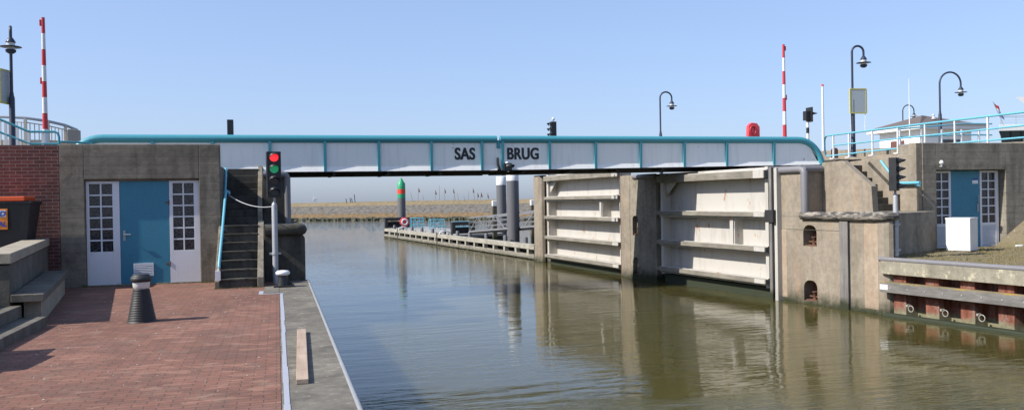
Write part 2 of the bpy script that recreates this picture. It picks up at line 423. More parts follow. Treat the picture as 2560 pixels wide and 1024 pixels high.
# ---------------------------------------------------------------- left abutment with door
t = thing('abutment', 'left concrete abutment with blue door and two small-paned side windows under the bridge end', 'abutment', (-2.7,19.4,0))
mb = MB()
mb.box(-4.3, -3.84, 19.2, 19.55, -.1, 2.95); mb.box(-4.3, -1.6, 19.55, 21.5, -.1, 2.5); mb.box(-1.6, -1.18, 19.2, 19.55, -.1, 2.95); mb.box(-1.6, -1.18, 19.55, 23.2, -.1, 2.5)
mb.box(-3.84, -1.6, 19.2, 19.55, 2.22, 2.95); mb.box(-3.84, -1.6, 19.42, 19.55, -.1, 2.22)
part('wall', mb, M_conc_wall, t, .012)
def windowed(t, x0, x1, y, z0, z1, pz0, glass_x, rows=6, cols=2, louvre=False, lb=None):
    """side light: white leaf with a grid of panes above, a flat or louvred panel below"""
    gx0, gx1 = glass_x; bw_ = .028
    f = MB(); f.box(x0, gx0, y, y+.05, z0, z1); f.box(gx1, x1, y, y+.05, z0, z1)
    f.box(gx0, gx1, y, y+.05, z1-.05, z1)
    if not louvre: f.box(gx0, gx1, y, y+.05, z0, pz0)
    else: f.box(gx0, gx1, y, y+.05, z0, z0+.04); f.box(gx0, gx1, y, y+.05, pz0-.07, pz0)
    fr = part('side_window', f, M_white, t, .003, lb)
    g = MB(); gz1 = z1-.05
    for i in range(1, cols):
        xx = gx0 + (gx1-gx0)*i/cols; g.box(xx-bw_/2, xx+bw_/2, y+.006, y+.045, pz0, gz1)
    for j in range(1, rows):
        zz = pz0 + (gz1-pz0)*j/rows; g.box(gx0, gx1, y+.008, y+.043, zz-bw_/2, zz+bw_/2)
    part('glazing_bars', g, M_white, fr)
    part('window_glass', MB().box(gx0, gx1, y+.034, y+.04, pz0, gz1), M_glass, fr)
    if louvre:
        q = MB(); zz = z0+.06
        while zz < pz0-.08:
            q.add([(gx0,y+.004,zz),(gx1,y+.004,zz),(gx1,y+.03,zz+.026),(gx0,y+.03,zz+.026)], [(0,1,2,3)])
            q.add([(gx0,y+.004,zz),(gx1,y+.004,zz),(gx1,y+.004,zz-.006),(gx0,y+.004,zz-.006)], [(3,2,1,0)]); zz += .034
        part('louvre_panel', q, M_white, fr)
        part('louvre_backing', MB().box(gx0, gx1, y+.04, y+.045, z0, pz0), M_dark_steel, fr)
    return fr
windowed(t, -3.83, -3.19, 19.3, .02, 2.18, .715, (-3.77,-3.325))
windowed(t, -2.215, -1.61, 19.3, .02, 2.18, .70, (-2.145,-1.725))
part('lintel', MB().box(-3.84,-1.6,19.285,19.4,2.181,2.22), M_conc_curb, t)
part('threshold', MB().box(-3.84,-1.6,19.25,19.4,-.02,.02), M_conc_curb, t)
dr = part('door', MB().box(-3.185,-2.22,19.31,19.36,.022,2.178), M_blue_door, t, .004)
part('door_handle', MB().box(-3.13,-3.085,19.295,19.31,.93,1.15).cyl((-3.11,19.29,1.06),(-3.11,19.25,1.06),.009).cyl((-3.11,19.255,1.06),(-2.98,19.255,1.06),.01), M_galv, dr, .002)
v = MB().box(-2.94,-2.55,19.29,19.31,.18,.2).box(-2.94,-2.55,19.29,19.31,.42,.45).box(-2.94,-2.92,19.29,19.31,.2,.42).box(-2.57,-2.55,19.29,19.31,.2,.42)
for i in range(6): v.add([(-2.92,19.288,.215+i*.036),(-2.57,19.288,.215+i*.036),(-2.57,19.308,.24+i*.036),(-2.92,19.308,.24+i*.036)], [(0,1,2,3)])
part('vent', v, M_white, dr)
for zz in (1.72, .42): hn = MB(); hn.cyl((-2.222,19.3,zz-.05),(-2.222,19.3,zz+.05),.012); hn.box(-2.3,-2.2,19.303,19.309,zz-.012,zz+.012); part('hinge', hn, M_iron, dr)

t = single('brick_wall', MB().box(-14, -4.302, 19.2, 19.5, -.2, 2.93), M_brick_wall, 'dark red brick wall left of the concrete abutment, behind the waste bin', 'wall')

# left upper terrace (ground behind the walls)
mb = MB(); mb.prism([(-40,19.52),(-4.3,19.52),(-4.3,21.52),(-1.62,21.52),(-1.62,23.22),(-.2,23.22),(-.2,27),(.3,27),(.3,60),(-40,60)], -3, 2.52)
structure('upper_ground', mb, M_conc_terr)

# ---------------------------------------------------------------- left stairs
t = thing('stairs', 'narrow dark concrete stairs in two flights beside the blue door on the left quay', 'stairs', (-.75,18.5,0))
st = MB()
for i in range(7): st.box(-1.13, -.41, 17.72+.235*i, 19.9, .172*i if i else -.05, .172*(i+1))
for i in range(8): st.box(-1.13, -.43, 19.9+.18*i, 23.4, 1.204+.162*i, 1.204+.162*(i+1))
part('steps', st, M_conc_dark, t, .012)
nose = MB()
for i in range(7): nose.box(-1.128, -.412, 17.7+.235*i, 17.75+.235*i, .172*(i+1)-.03, .172*(i+1)+.004)
part('step_nosings', nose, M_conc_dark, t, .006)
sl = .172/.235
part('parapet', MB().prism([(17.62,0),(17.62,.2),(19.35,1.3),(19.35,0)], -.41, -.29, 'x'), M_conc_curb, t, .01)
part('parapet', MB().prism([(17.62,0),(17.62,.14),(19.2,1.2),(19.2,0)], -1.22, -1.13, 'x'), M_conc_curb, t, .01)
part('parapet', MB().prism([(19.85,1.1),(19.85,1.5),(21.35,2.58),(23.3,2.58),(23.3,1.1)], -.43, -.33, 'x'), M_conc_curb, t, .01)

t = thing('handrail', 'light blue pipe handrail climbing the left side of the dark stairs', 'handrail', (-1.12,17.5,0))
part('rail', MB().tube([(-1.12,17.5,.42),(-1.12,17.52,.5),(-1.10,18.4,1.13),(-1.08,19.4,1.9),(-1.06,19.5,1.95),(-1.02,19.5,1.93),(-1.01,19.5,1.88)], .028, 10), M_lblue, t)
part('rail', MB().tube([(-1.13,19.55,1.45),(-1.13,19.6,1.55),(-1.13,20.6,2.32),(-1.15,20.9,2.5)], .028, 10), M_lblue, t)
part('bracket', MB().box(-1.2,-1.1,17.5,17.56,.17,.36).cyl((-1.15,17.53,.17),(-1.12,17.52,.5),.018), M_white, t)
part('bracket', MB().cyl((-1.15,18.5,.75),(-1.11,18.5,1.2),.015), M_white, t)
pts = []
for i in range(21):
    u = i/20; pts.append((-1.02+(-.07+1.02)*u, 19.45+(18.2-19.45)*u, 1.86+(1.6-1.86)*u - .42*u*(1-u)))
single('chain', MB().tube(pts, .011, 6), M_galv, 'thin sagging chain strung across the dark stairs to the signal pole', 'chain')

# ---------------------------------------------------------------- left pier
t = thing('pier', 'dark stepped concrete pier with round nosing at the left end of the bridge', 'pier', (.1,20,-1.05))
def rr(x0,x1,z0,z1,r,cor):
    """outline with chosen rounded corners: cor subset of 'tr','tl'"""
    p = [(x0,z0),(x1,z0)]
    if 'tr' in cor: p += [(x1-r+r*math.cos(a), z1-r+r*math.sin(a)) for a in [R(d) for d in range(0,91,15)]]
    else: p.append((x1,z1))
    if 'tl' in cor: p += [(x0+r+r*math.cos(a), z1-r+r*math.sin(a)) for a in [R(d) for d in range(90,181,15)]]
    else: p.append((x0,z1))
    return p
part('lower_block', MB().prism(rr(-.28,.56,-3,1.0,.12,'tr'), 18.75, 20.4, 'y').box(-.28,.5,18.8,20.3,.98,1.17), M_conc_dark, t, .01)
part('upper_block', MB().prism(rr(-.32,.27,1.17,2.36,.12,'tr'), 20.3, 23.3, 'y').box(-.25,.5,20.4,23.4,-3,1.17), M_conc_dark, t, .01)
part('nosing', MB().tube([(-.26,18.72,1.09),(.38,18.72,1.09),(.45,18.74,1.09),(.49,18.82,1.09),(.5,18.95,1.09),(.5,20.5,1.09)], [.12]*4+[.1]*2, 12), M_conc_dark, t)
part('nosing', MB().tube([(-.3,20.3,2.33),(.15,20.3,2.33),(.2,20.32,2.31),(.23,20.33,2.24),(.23,20.33,1.2)], .075, 12), M_mono, t)
part('ledge', MB().box(-.28,.45,18.78,20.35,1.17,1.2), M_conc_quay, t)
mb = MB().box(-.1,.35,26.2,40,-3,2.5)
single('quay_wall', mb, M_conc_dark, 'dark concrete canal wall behind the left pier, past the bridge', 'wall')

# ---------------------------------------------------------------- signals
def hood(mb, c, r, d, n=14, yaw=0, droop=.25):
    vs = []; cz = Matrix.Rotation(yaw, 3, 'Z')
    for k in range(n+1):
        a = R(-20) + (math.pi+R(40))*k/n
        x, z = r*math.cos(a), r*math.sin(a)
        dd = d*(.25+.75*max(0, math.sin(a))**.6)
        vs.append(Vector(c) + cz @ Vector((x, 0, z))); vs.append(Vector(c) + cz @ Vector((x, -dd, z - droop*dd)))
        vs.append(Vector(c) + cz @ Vector((x*.94, -dd, z*.94 - droop*dd))); vs.append(Vector(c) + cz @ Vector((x*.94, 0, z*.94)))
    fs = []
    for k in range(n):
        b = 4*k
        for i, j in ((0,1),(1,2),(2,3)): fs.append((b+i, b+j, b+4+j, b+4+i))
    mb.add(vs, fs, True)
def disc(mb, c, r, yaw, off, n=20):
    cz = Matrix.Rotation(yaw, 3, 'Z')
    b = [Vector(c) + cz @ Vector((r*math.cos(2*math.pi*k/n), -off, r*math.sin(2*math.pi*k/n))) for k in range(n)]
    mb.add(b, [tuple(range(n-1,-1,-1))])
def signal(name, label, x, y, z0, ztop_pole, z_head0, z_head1, wd, mats, yaw, pole_r=.055, group=None, clamps=()):
    t = thing(name, label, 'traffic light', (x, y, z0), 0, group)
    part('pole', MB().lathe((x,y,z0), [(pole_r,0),(pole_r,ztop_pole-z0-.05),(pole_r*.8,ztop_pole-z0),(pole_r*.45,ztop_pole-z0+.02),(pole_r*.45,z_head0-z0+.02)], 18), M_galv, t)
    for cz_ in clamps: part('clamp', MB().lathe((x,y,cz_), [(pole_r+.015,0),(pole_r+.015,.05)], 18).box(x-pole_r-.06,x+pole_r+.06,y-.02,y+.02,cz_+.005,cz_+.045), M_galv, t)
    H = z_head1 - z_head0; Rz = Matrix.Translation((x,y,0)) @ Matrix.Rotation(yaw,4,'Z')
    hd = part('signal_head', MB().box(-wd/2,wd/2,-.06,.1,z_head0,z_head1).xform(Rz), M_black, t, .008)
    n = len(mats); s_ = H/n
    lens = []
    for i, mt in enumerate(mats):
        zc = z_head1 - s_*(i+.5); c = Rz @ Vector((0,-.06,zc))
        h_ = MB(); hood(h_, c, min(wd*.42, s_*.44), .17, yaw=yaw); part('visor', h_, M_black, hd)
        g_ = MB(); disc(g_, c, min(wd*.37, s_*.39), yaw, .012); part('lens', g_, mt, hd, label=None)
    return t
signal('traffic_light', 'black four-lens signal showing red and green on a grey pole by the left stairs', -.06, 18.2, 0, 1.66, 1.79, 2.73, .285,
       [M_redlit, M_greenlit, M_redoff, M_greyoff], R(8), .058, clamps=(.6,))
signal('traffic_light', 'unlit black four-lens signal on a grey pole in front of the right stairs', 13.27, 15.88, .25, 1.62, 1.70, 2.44, .3,
       [M_redoff, M_greyoff, M_greyoff, M_greyoff], R(38), .055, clamps=(.36,.93))

# ---------------------------------------------------------------- bollards and plank on left quay
t = thing('mooring_bollard', 'short black iron mooring bollard with white cap on the left quay edge', 'bollard', (.09,17.45,0))
part('base_plate', MB().box(-.1,.3,17.3,17.6,0,.035), M_black, t, .008)
part('post', MB().lathe((.08,17.45,.035), [(.115,0),(.1,.08),(.09,.2)], 20).prism([(.14,.03),(.28,.03),(.14,.2)], 17.43, 17.47, 'y'), M_black, t)
part('cap', MB().lathe((.08,17.45,.23), [(.09,0),(.135,.02),(.14,.06),(.11,.09),(.04,.1)], 20), paint('white_cap', (.75,.75,.74), .5, .15), t)
t = thing('bollard_lamp', 'black ribbed cone-shaped bollard lamp with clear ring on the brick quay', 'lamp', (-1.9,13.1,0))
prof = [(.2,0)]
for i in range(19):
    r_ = .195 - .085*((i+1)/20)**.9; zz = .465*(i+1)/20
    prof += [(r_+.004, zz-.006), (r_-.004, zz), (r_-.004, zz+.004), (r_+.003, zz+.01)]
prof += [(.1,.472)]
part('cone', MB().lathe((-1.9,13.1,0), prof, 36), M_blackrub, t)
part('lens_ring', MB().lathe((-1.9,13.1,0), [(.09,.472),(.112,.5),(.118,.57)], 28), M_lens, t)
part('cap', MB().lathe((-1.9,13.1,0), [(.118,.571),(.14,.58),(.142,.64),(.13,.645),(.118,.66),(.11,.675),(.06,.682)], 28), M_blackrub, t)
t = single('plank', MB().box(-.055,.055,-1.6,1.6,0,.045).xform(Matrix.Translation((.23,9.57,.001)) @ Matrix.Rotation(R(-1.4),4,'Z')), M_plank,
       'pale loose wooden plank lying on the left quay edge', 'plank', bevel=.004)

random.seed(21)
mb = MB()
for i in range(170):
    x_, y_ = random.uniform(-3,-.1), random.uniform(3,19); s_ = random.uniform(.004,.014)
    mb.add([(x_-s_,y_-s_*.6,.003),(x_+s_,y_-s_*.4,.003),(x_+s_*.7,y_+s_*.6,.004),(x_-s_*.5,y_+s_*.5,.006),(x_,y_,.006+s_*.5)], [(0,1,4),(1,2,4),(2,3,4),(3,0,4)])
o = link('crumbs', mb, paint('pale_crumbs', (.5,.46,.4), .8, 0)); o['kind'] = 'stuff'; o['category'] = 'litter'; o['label'] = 'tiny pale crumbs and dry leaves scattered over the brick paving'
# weeds in the joint at the foot of the wall and stairs
mb = MB()
for i in range(420):
    x_ = random.choice((random.uniform(-3.9,-3.8), random.uniform(-3.8,-1.2), random.uniform(-1.6,-.3))); y_ = 19.2-random.uniform(0,.12)**1 if x_ < -1.22 else 17.6-random.uniform(0,.1)
    a = random.uniform(0,6.28); h_ = random.uniform(.01,.05)*(2 if random.random()<.12 else 1)
    mb.add([(x_-.006,y_,0),(x_+.006,y_,0),(x_+math.cos(a)*.02,y_+math.sin(a)*.02,h_)], [(0,1,2)])
o = link('weeds', mb, paint('weed_green', (.09,.1,.03), .8, 0)); o['kind'] = 'stuff'; o['category'] = 'weeds'; o['label'] = 'small weeds in the joint at the foot of the left wall and stairs'

# ---------------------------------------------------------------- left stepped seating
pa, pb = Vector((-3.58,13.2)), Vector((-4.5,19.19))
t = thing('planter_wall', 'low slanting concrete wall with pale cap stone and bench slab below the waste bin', 'wall', (-3.9,15,0))
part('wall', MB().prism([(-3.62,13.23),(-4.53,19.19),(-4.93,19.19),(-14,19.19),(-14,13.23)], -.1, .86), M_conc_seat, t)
part('cap', MB().prism([(-3.58,13.2),(-4.5,19.19),(-4.94,19.19),(-4.02,13.55),(-14,13.55),(-14,13.2)], .88, 1.03), M_conc_cap, t, .01)
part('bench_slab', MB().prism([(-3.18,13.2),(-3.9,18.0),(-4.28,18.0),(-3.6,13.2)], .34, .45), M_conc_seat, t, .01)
part('bench_support', MB().prism([(-3.28,13.45),(-3.95,17.9),(-4.2,17.9),(-3.5,13.45)], -.1, .34), M_conc_cap, t)
t = thing('garden_steps', 'dark concrete steps rising to the left beside the red brick quay', 'steps', (-3.5,12,0))
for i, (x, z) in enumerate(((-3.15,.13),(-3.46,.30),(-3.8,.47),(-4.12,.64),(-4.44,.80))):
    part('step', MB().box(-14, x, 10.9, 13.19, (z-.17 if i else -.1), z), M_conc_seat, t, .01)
# the twin of that wall, nearer and just left of the picture: it throws the toothed shadow
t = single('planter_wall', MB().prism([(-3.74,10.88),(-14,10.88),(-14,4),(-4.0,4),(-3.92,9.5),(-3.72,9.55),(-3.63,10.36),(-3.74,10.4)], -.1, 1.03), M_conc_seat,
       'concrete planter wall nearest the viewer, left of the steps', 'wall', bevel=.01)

# waste bin
t = thing('waste_bin', 'black waste container with bright orange lid in front of the brick wall', 'bin', (-5.2,18.7,.86))
bx = MB(); x0,x1,y0,y1 = -5.75,-4.62,18.35,19.1
bx.add([(x0+.1,y0+.1,.9),(x1-.12,y0+.1,.9),(x1-.12,y1-.05,.9),(x0+.1,y1-.05,.9),(x0,y0,1.77),(x1,y0,1.77),(x1,y1,1.77),(x0,y1,1.77)],
       [(0,3,2,1),(4,5,6,7),(0,1,5,4),(1,2,6,5),(2,3,7,6),(3,0,4,7)])
part('body', bx, M_blackrub, t, .015)
part('rim', MB().box(x0-.02,x1+.02,y0-.02,y1+.01,1.735,1.79), M_blackrub, t, .01)
part('lid', MB().box(x0,-4.72,y0-.03,y1-.02,1.792,1.88), M_orange, t, .015)
st_ = part('sticker', MB().box(-5.5,-5.02,18.325,18.335,1.25,1.65), M_orangebox, t)
M_sign_white = paint('sign_white', (.75,.76,.78), .5, 0)
def text(s, size, mat, name, loc, rotz, root, sx=1.0, offset=0.0, ext=.003, shear=0, align='LEFT', sp=1.0, bold=0):
    cu = bpy.data.curves.new(name, 'FONT'); cu.body = s; cu.size = size; cu.extrude = ext; cu.offset = offset
    cu.shear = shear; cu.align_x = align; cu.space_character = sp
    tmp = bpy.data.objects.new(name, cu); col.objects.link(tmp)
    dg = bpy.context.evaluated_depsgraph_get(); me = bpy.data.meshes.new_from_object(tmp.evaluated_get(dg))
    bpy.data.objects.remove(tmp)
    o = bpy.data.objects.new(name, me); col.objects.link(o); 
    if bold:      # heavier strokes: the same outline again, a stroke's edge further on
        vs = [tuple(v.co) for v in me.vertices]; fs = [tuple(p.vertices) for p in me.polygons]; k = len(vs)
        me.clear_geometry(); me.from_pydata(vs + [(x+bold, y, z+.001) for x, y, z in vs], [], fs + [tuple(i+k for i in f) for f in fs]); me.update()
    me.materials.clear(); me.materials.append(mat)
    Mx = Matrix.Translation(loc) @ Matrix.Rotation(rotz,4,'Z') @ Matrix.Rotation(R(90),4,'X') @ Matrix.Diagonal((sx,1,1,1))
    base = root
    while base.parent: base = base.parent
    me.transform(root_M(base).inverted() @ Mx); o.parent = root
    return o
part('sticker_panel', MB().box(-5.17,-5.05,18.318,18.326,1.49,1.62), M_sign_white, st_)
text('D', .14, M_bluetxt, 'lettering', (-5.155,18.316,1.505), 0, st_, 1.0, .006, .002, shear=.15)
text('AFVAL', .13, M_bluetxt, 'lettering', (-5.04,18.322,1.31), 0, st_, .95, .005, .002, shear=.15, align='RIGHT')

# ---------------------------------------------------------------- bridge
GY = 23.1
def girder_bottom(x): return 2.485 + .098*max(0, min(1, (x-5.6)/9.3))
def leaf(label, x0, x1, stiff, side, words, wx):
    t = thing('bridge_leaf', label, 'bridge', ((x0+x1)/2, GY, 2.5), 0)
    rt = 3.275; RB = .84
    def outline():
        p = []
        if side == 'L':
            p = [(x1, girder_bottom(x1)), (x1, rt)]
            p += [(x0+RB - RB*math.sin(a), rt - RB + RB*math.cos(a)) for a in [R(d) for d in range(0,91,10)]]
            p += [(x0, girder_bottom(x0))]
        else:
            p = [(x0, rt), (x0, girder_bottom(x0)), (x1, girder_bottom(x1))]
            p += [(x1-RB + RB*math.cos(a), rt - RB + RB*math.sin(a)) for a in [R(d) for d in range(0,91,10)]]
        return p
    for k, (ya, yb) in enumerate(((GY, GY+.03), (GY+2.42, GY+2.45))):
        g = part('side_girder', MB().prism(outline(), ya, yb, 'y'), M_girder, t)
        yc = GY + .016 if k == 0 else GY+2.435
        pz = 3.356; s = 1 if side == 'R' else -1; xe = x1 if side == 'R' else x0; xi = x0 if side == 'R' else x1
        pp = [(xi, yc, pz), ((xi+xe)/2, yc, pz)] + [(xe - s*RB + s*(RB+.0)*math.sin(a), yc, pz - RB + RB*math.cos(a)) for a in [R(d) for d in range(0,91,9)]] + [(xe, yc, girder_bottom(xe)-.02)]
        part('handrail_pipe', MB().tube(pp, .105, 20), M_teal, t)
    ga, gb = girder_bottom(x0), girder_bottom(x1)
    part('sun_catch_strip', MB().add([(x0,GY-.04,ga),(x1,GY-.04,gb),(x1,GY-.002,gb+.13),(x0,GY-.002,ga+.13),(x0,GY,ga),(x1,GY,gb)], [(0,1,2,3),(0,4,5,1)]), M_girder, t)  # added plate, tilted to catch the sun as a bright strip
    for x in stiff:
        b = girder_bottom(x)
        part('stiffener', MB().add([(x-.035,GY,b),(x+.035,GY,b),(x+.035,GY,3.3),(x-.035,GY,3.3),(x-.035,GY-.05,b),(x+.035,GY-.05,b),(x+.035,GY-.085,3.28),(x-.035,GY-.085,3.28)],
             [(4,5,6,7),(0,4,7,3),(1,2,6,5),(0,1,5,4),(3,7,6,2)]), M_teal, t)
    d = MB(); a, b = girder_bottom(x0), girder_bottom(x1)
    d.add([(x0,GY+.03,a),(x1,GY+.03,b),(x1,GY+2.42,b),(x0,GY+2.42,a),(x0,GY+.03,a+.12),(x1,GY+.03,b+.12),(x1,GY+2.42,b+.12),(x0,GY+2.42,a+.12)],
          [(0,3,2,1),(4,5,6,7),(0,1,5,4),(1,2,6,5),(2,3,7,6),(3,0,4,7)])
    part('deck', d, M_dark_steel, t)  # dark paint holds the shade under deck and beams
    q = MB()
    for yy in (GY+.75, GY+1.6): q.bar((x0+.05,yy,a-.05),(x1-.05,yy,b-.05),.12,.1)
    xx = x0+.7
    while xx < x1-.3: q.box(xx-.04,xx+.04,GY+.1,GY+2.38,girder_bottom(xx)-.09,girder_bottom(xx)); xx += 1.45
    part('deck_beams', q, M_dark_steel, t)
    part('bottom_flange', MB().add([(x0,GY-.045,a-.02),(x1,GY-.045,b-.02),(x1,GY+.1,b-.02),(x0,GY+.1,a-.02),(x0,GY-.045,a-.001),(x1,GY-.045,b-.001),(x1,GY+.1,b-.001),(x0,GY+.1,a-.001)],
          [(0,3,2,1),(4,5,6,7),(0,1,5,4),(1,2,6,5),(2,3,7,6),(3,0,4,7)]), M_dark_steel, t)
    text(words, .455, M_black, 'lettering', (wx, GY-.004, 2.80), 0, t, .78, .011, .003, sp=1.05, bold=.022)
    return t
tl = leaf('left half of the white bridge with teal handrail pipe, lettered SAS', -5.01, 5.99, [-4.43,-3.01,-1.58,-.16,1.25,2.68,4.12,5.55], 'L', 'SAS', 4.77)
tr = leaf('right half of the white bridge with teal handrail pipe, lettered BRUG', 6.09, 16.56, [6.15,7.54,8.95,10.37,11.79,13.21,14.84], 'R', 'BRUG', 6.27)
part('joint_plate', MB().box(5.95,6.13,GY-.012,GY-.004,2.52,3.3), M_girder, tl)
part('joint_bracket', MB().box(5.98,6.08,GY-.03,GY-.013,3.1,3.33), M_teal, tl)
part('cable', MB().tube([(6.0,GY-.04,2.84),(6.0,GY-.05,2.68),(6.03,GY-.05,2.58),(6.08,GY-.03,2.48)], .03, 8), M_black, tl)
t = thing('signal_lamp', 'small black hooded signal lamp mounted on the bridge below the word BRUG', 'signal lamp', (6.3,GY-.14,2.5))
hd = part('housing', MB().box(6.17,6.39,GY-.12,GY-.02,2.47,2.68), M_black, t, .01)
h_ = MB(); hood(h_, (6.29,GY-.12,2.575), .105, .2, yaw=R(35)); part('visor', h_, M_black, t)
g_ = MB(); disc(g_, (6.29,GY-.12,2.575), .09, 0, .006); part('lens', g_, M_greyoff, t)
part('top_cap', MB().lathe((6.26,GY-.08,2.68), [(.05,0),(.045,.03),(.02,.05)], 12), M_white_clean, t)
part('foot', MB().cyl((6.29,GY-.07,2.43),(6.29,GY-.07,2.47),.03), M_galv, t)

# ---------------------------------------------------------------- right pier
pa = (12.93, 16.02); rotp = math.atan2(.46, 3.25)
t = thing('pier', 'sunlit tan concrete pier with two mooring recesses and grey pipe coping on the right', 'pier', (pa[0],pa[1],-1.05), rotp)
o_ = 1.05   # local z offset
def arch(y0, y1, z0, z1, n=6):
    r = (y1-y0)*.42
    top = [(y1 - r + r*math.cos(a), z1 - r + r*math.sin(a)) for a in [R(90*i/n) for i in range(n+1)]]
    top += [(y0 + r - r*math.sin(a), z1 - r + r*math.cos(a)) for a in [R(90*i/n) for i in range(n+1)]]
    return top          # from right side (y1) over the top to left side (y0)
def alcove_wall(mb, y0, y1, z0, z1, ay0, ay1, alc, x0, x1):
    """slab x0..x1 spanning y0..y1, z0..z1 with arched recesses alc=[(za,zb),...] between ay0..ay1"""
    if ay0 > y0: mb.box(x0, x1, y0, ay0, z0, z1)
    if y1 > ay1: mb.box(x0, x1, ay1, y1, z0, z1)
    zc = z0
    prev = None
    cuts = sorted(alc)
    for i in range(len(cuts)+1):
        lo = [(ay0, z0), (ay1, z0)] if i == 0 else None
        if i > 0:
            lo = list(reversed(arch(ay0, ay1, cuts[i-1][0], cuts[i-1][1])))   # from y0 side to y1 side
            lo = [(ay0, lo[0][1])] + lo + [(ay1, lo[-1][1])] if False else lo
        hi_z = z1 if i == len(cuts) else cuts[i][0]
        pts = lo + [(ay1, hi_z), (ay0, hi_z)]
        mb.prism(pts, x0, x1, 'x')
    return mb
W = o_
body = MB()
# near rounded nose + body behind
nose_ = [(0,0),(.02,-.12),(.08,-.21),(.17,-.25),(.4,.1),(.75,.45),(.75,3.3),(.32,3.3),(.32,0)]
body.prism(nose_, -2, 1.1+W)
alcove_wall(body, 0, 3.3, -2, 1.1+W, 1.9, 2.36, [(-.97+W,-.46+W),(.38+W,.9+W)], 0, .32)
part('lower_block', body, M_conc_pier, t, 0, local=True)
part('ledge', MB().prism([(.0,.0),(.05,-.15),(.17,-.24),(.4,.1),(.75,.45),(.75,2.3),(.0,2.3)], 1.101+W, 1.2+W), M_conc_pier, t, local=True)
up = MB().box(0,.7,2.3,3.3,1.102+W,2.33+W)
part('upper_block', up, M_conc_pier, t, .008, local=True)
part('parapet', MB().prism([(2.3,1.2+W),(2.3,2.44+W),(1.62,2.46+W),(.74,1.82+W),(.70,1.2+W)], .58, .76, 'x'), M_conc_pier, t, .008, local=True)
part('coping_pipe', MB().tube([(.0,3.3,2.28+W),(.0,2.42,2.28+W),(.02,2.33,2.26+W),(.01,2.3,2.18+W),(.01,2.3,1.15+W)], .095, 14).tube([(.0,2.32,2.28+W),(.7,2.3,2.28+W)], .09, 14), M_mono, t, local=True)
m = N('worn_white_black_timber')
c = m.mix(m.ramp(m.noise(1, 8, .75, m.map((3,3,14))), [(.46,0),(.6,1)]), (.05,.046,.042), (.34,.3,.25))
M_worn = m.done(c, .85, m.bump(m.noise(9, 7), .4, .01))
part('fender_roll', MB().tube([(-.02,2.38,1.13+W),(-.02,1.2,1.13+W),(-.02,.1,1.13+W),(.02,-.1,1.13+W),(.12,-.24,1.13+W),(.3,-.2,1.13+W)], [.1,.105,.11,.11,.1,.09], 14), M_worn, t, local=True)
part('timber_strip', MB().box(-.035,.0,.88,1.14,-2,1.02+W), M_wood_v, t, .006, local=True)
part('joint_groove', MB().box(-.004,.0,.84,.875,-2,1.02+W), M_black, t, local=True)
part('joint_groove', MB().box(-.003,.0,1.16,3.28,.775+W,.787+W), M_conc_dark, t, local=True)
part('repair_patch', MB().box(-.006,0,.02,.42,-.95+W+.0,.98+W), M_conc_tan, t, local=True)
part('repair_patch', MB().box(-.005,0,2.95,3.29,-.95+W,.78+W), M_conc_tan, t, local=True)
for z0 in (-.97, .38):
    p_ = MB().box(.03,.3,1.95,2.32,z0+W,z0+.03+W).lathe((.14,2.13,z0+.03+W), [(.05,0),(.045,.16),(.07,.17),(.07,.2)], 12).cyl((.14,1.98,z0+.1+W),(.14,2.3,z0+.1+W),.02)
    part('mooring_pin', p_, M_iron, t, local=True)
part('recess_backing', MB().box(.315,.319,1.85,2.4,-1+W,.95+W), M_iron, t, local=True)

t = single('landing', MB().prism([(13.42,16.45),(13.86,16.62),(15.8,17.5),(15.88,17.98),(15.88,18.02),(15.72,18.3),(15.72,18.85),(13.42,18.85)], -1.5, 1.18), M_conc_pier_d,
    'shaded concrete stair landing with slanting front behind the grey signal pole', 'landing', bevel=.01)
t = thing('stairs', 'concrete stairs behind the sloping parapet of the right pier', 'stairs', (14.6,19.2,1.18))
s2 = MB()
for i in range(7): s2.box(13.3, 15.7, 18.85+.205*i, 20.6, 1.18+.18*i, 1.18+.18*(i+1))
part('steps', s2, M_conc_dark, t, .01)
part('side_wall', MB().prism([(18.02,1.0),(20.6,1.0),(20.6,2.56),(18.3,2.64),(18.3,2.92),(18.02,2.92)], 15.7, 15.878, 'x'), M_conc_pier, t, .01)
part('wall_step', MB().box(15.64,15.7,17.95,18.55,1.18,1.72), M_conc_pier, t, .01)
part('shadow_band', MB().bar((15.69,19.0,1.9),(15.69,19.8,2.5),.03,.08), M_conc_dark, t)  # dark bar laid on the side wall in place of a cast shadow
part('pipe_stub', MB().box(15.62,15.69,18.6,18.68,1.25,1.62), M_iron, t)
t = thing('handrail', 'short light blue pipe handrail fixed to the wall beside the right signal', 'handrail', (15.5,18,1.9))
part('rail', MB().tube([(15.64,19.25,2.52),(15.64,18.72,2.0)], .035, 10), M_lblue, t)
part('rail', MB().tube([(15.6,18.75,1.9),(15.6,17.78,1.9)], .04, 10), M_lblue, t)
part('bracket', MB().cyl((15.6,17.8,1.84),(15.7,18.05,1.84),.03), M_lblue, t)

# right abutment with door
t = thing('abutment', 'right concrete abutment with blue door, louvred side panels and white cabinet in front', 'abutment', (18,18.2,.2))
mb = MB(); mb.box(15.88,16.3,18,18.9,0,2.92); mb.box(15.88,16.3,18.9,20.6,0,2.5); mb.box(18.5,45,18,18.9,0,2.92); mb.box(16.3,18.5,18,18.9,2.22,2.92); mb.box(16.3,18.5,18.32,18.9,0,2.22)
part('wall', mb, M_conc_wall_r, t, .012)
windowed(t, 16.31, 16.93, 18.2, .2, 2.2, .83, (16.42,16.87), louvre=True)
windowed(t, 17.86, 18.46, 18.2, .2, 2.2, .83, (17.92,18.36), louvre=True)
dr = part('door', MB().box(16.935,17.855,18.21,18.26,.2,2.2), M_blue_door, t, .004)
part('door_handle', MB().box(17.76,17.8,18.19,18.21,1.12,1.35).tube([(17.77,18.19,1.55),(17.77,18.15,1.53),(17.77,18.15,1.36),(17.77,18.19,1.34)], .01, 8), M_galv, dr)
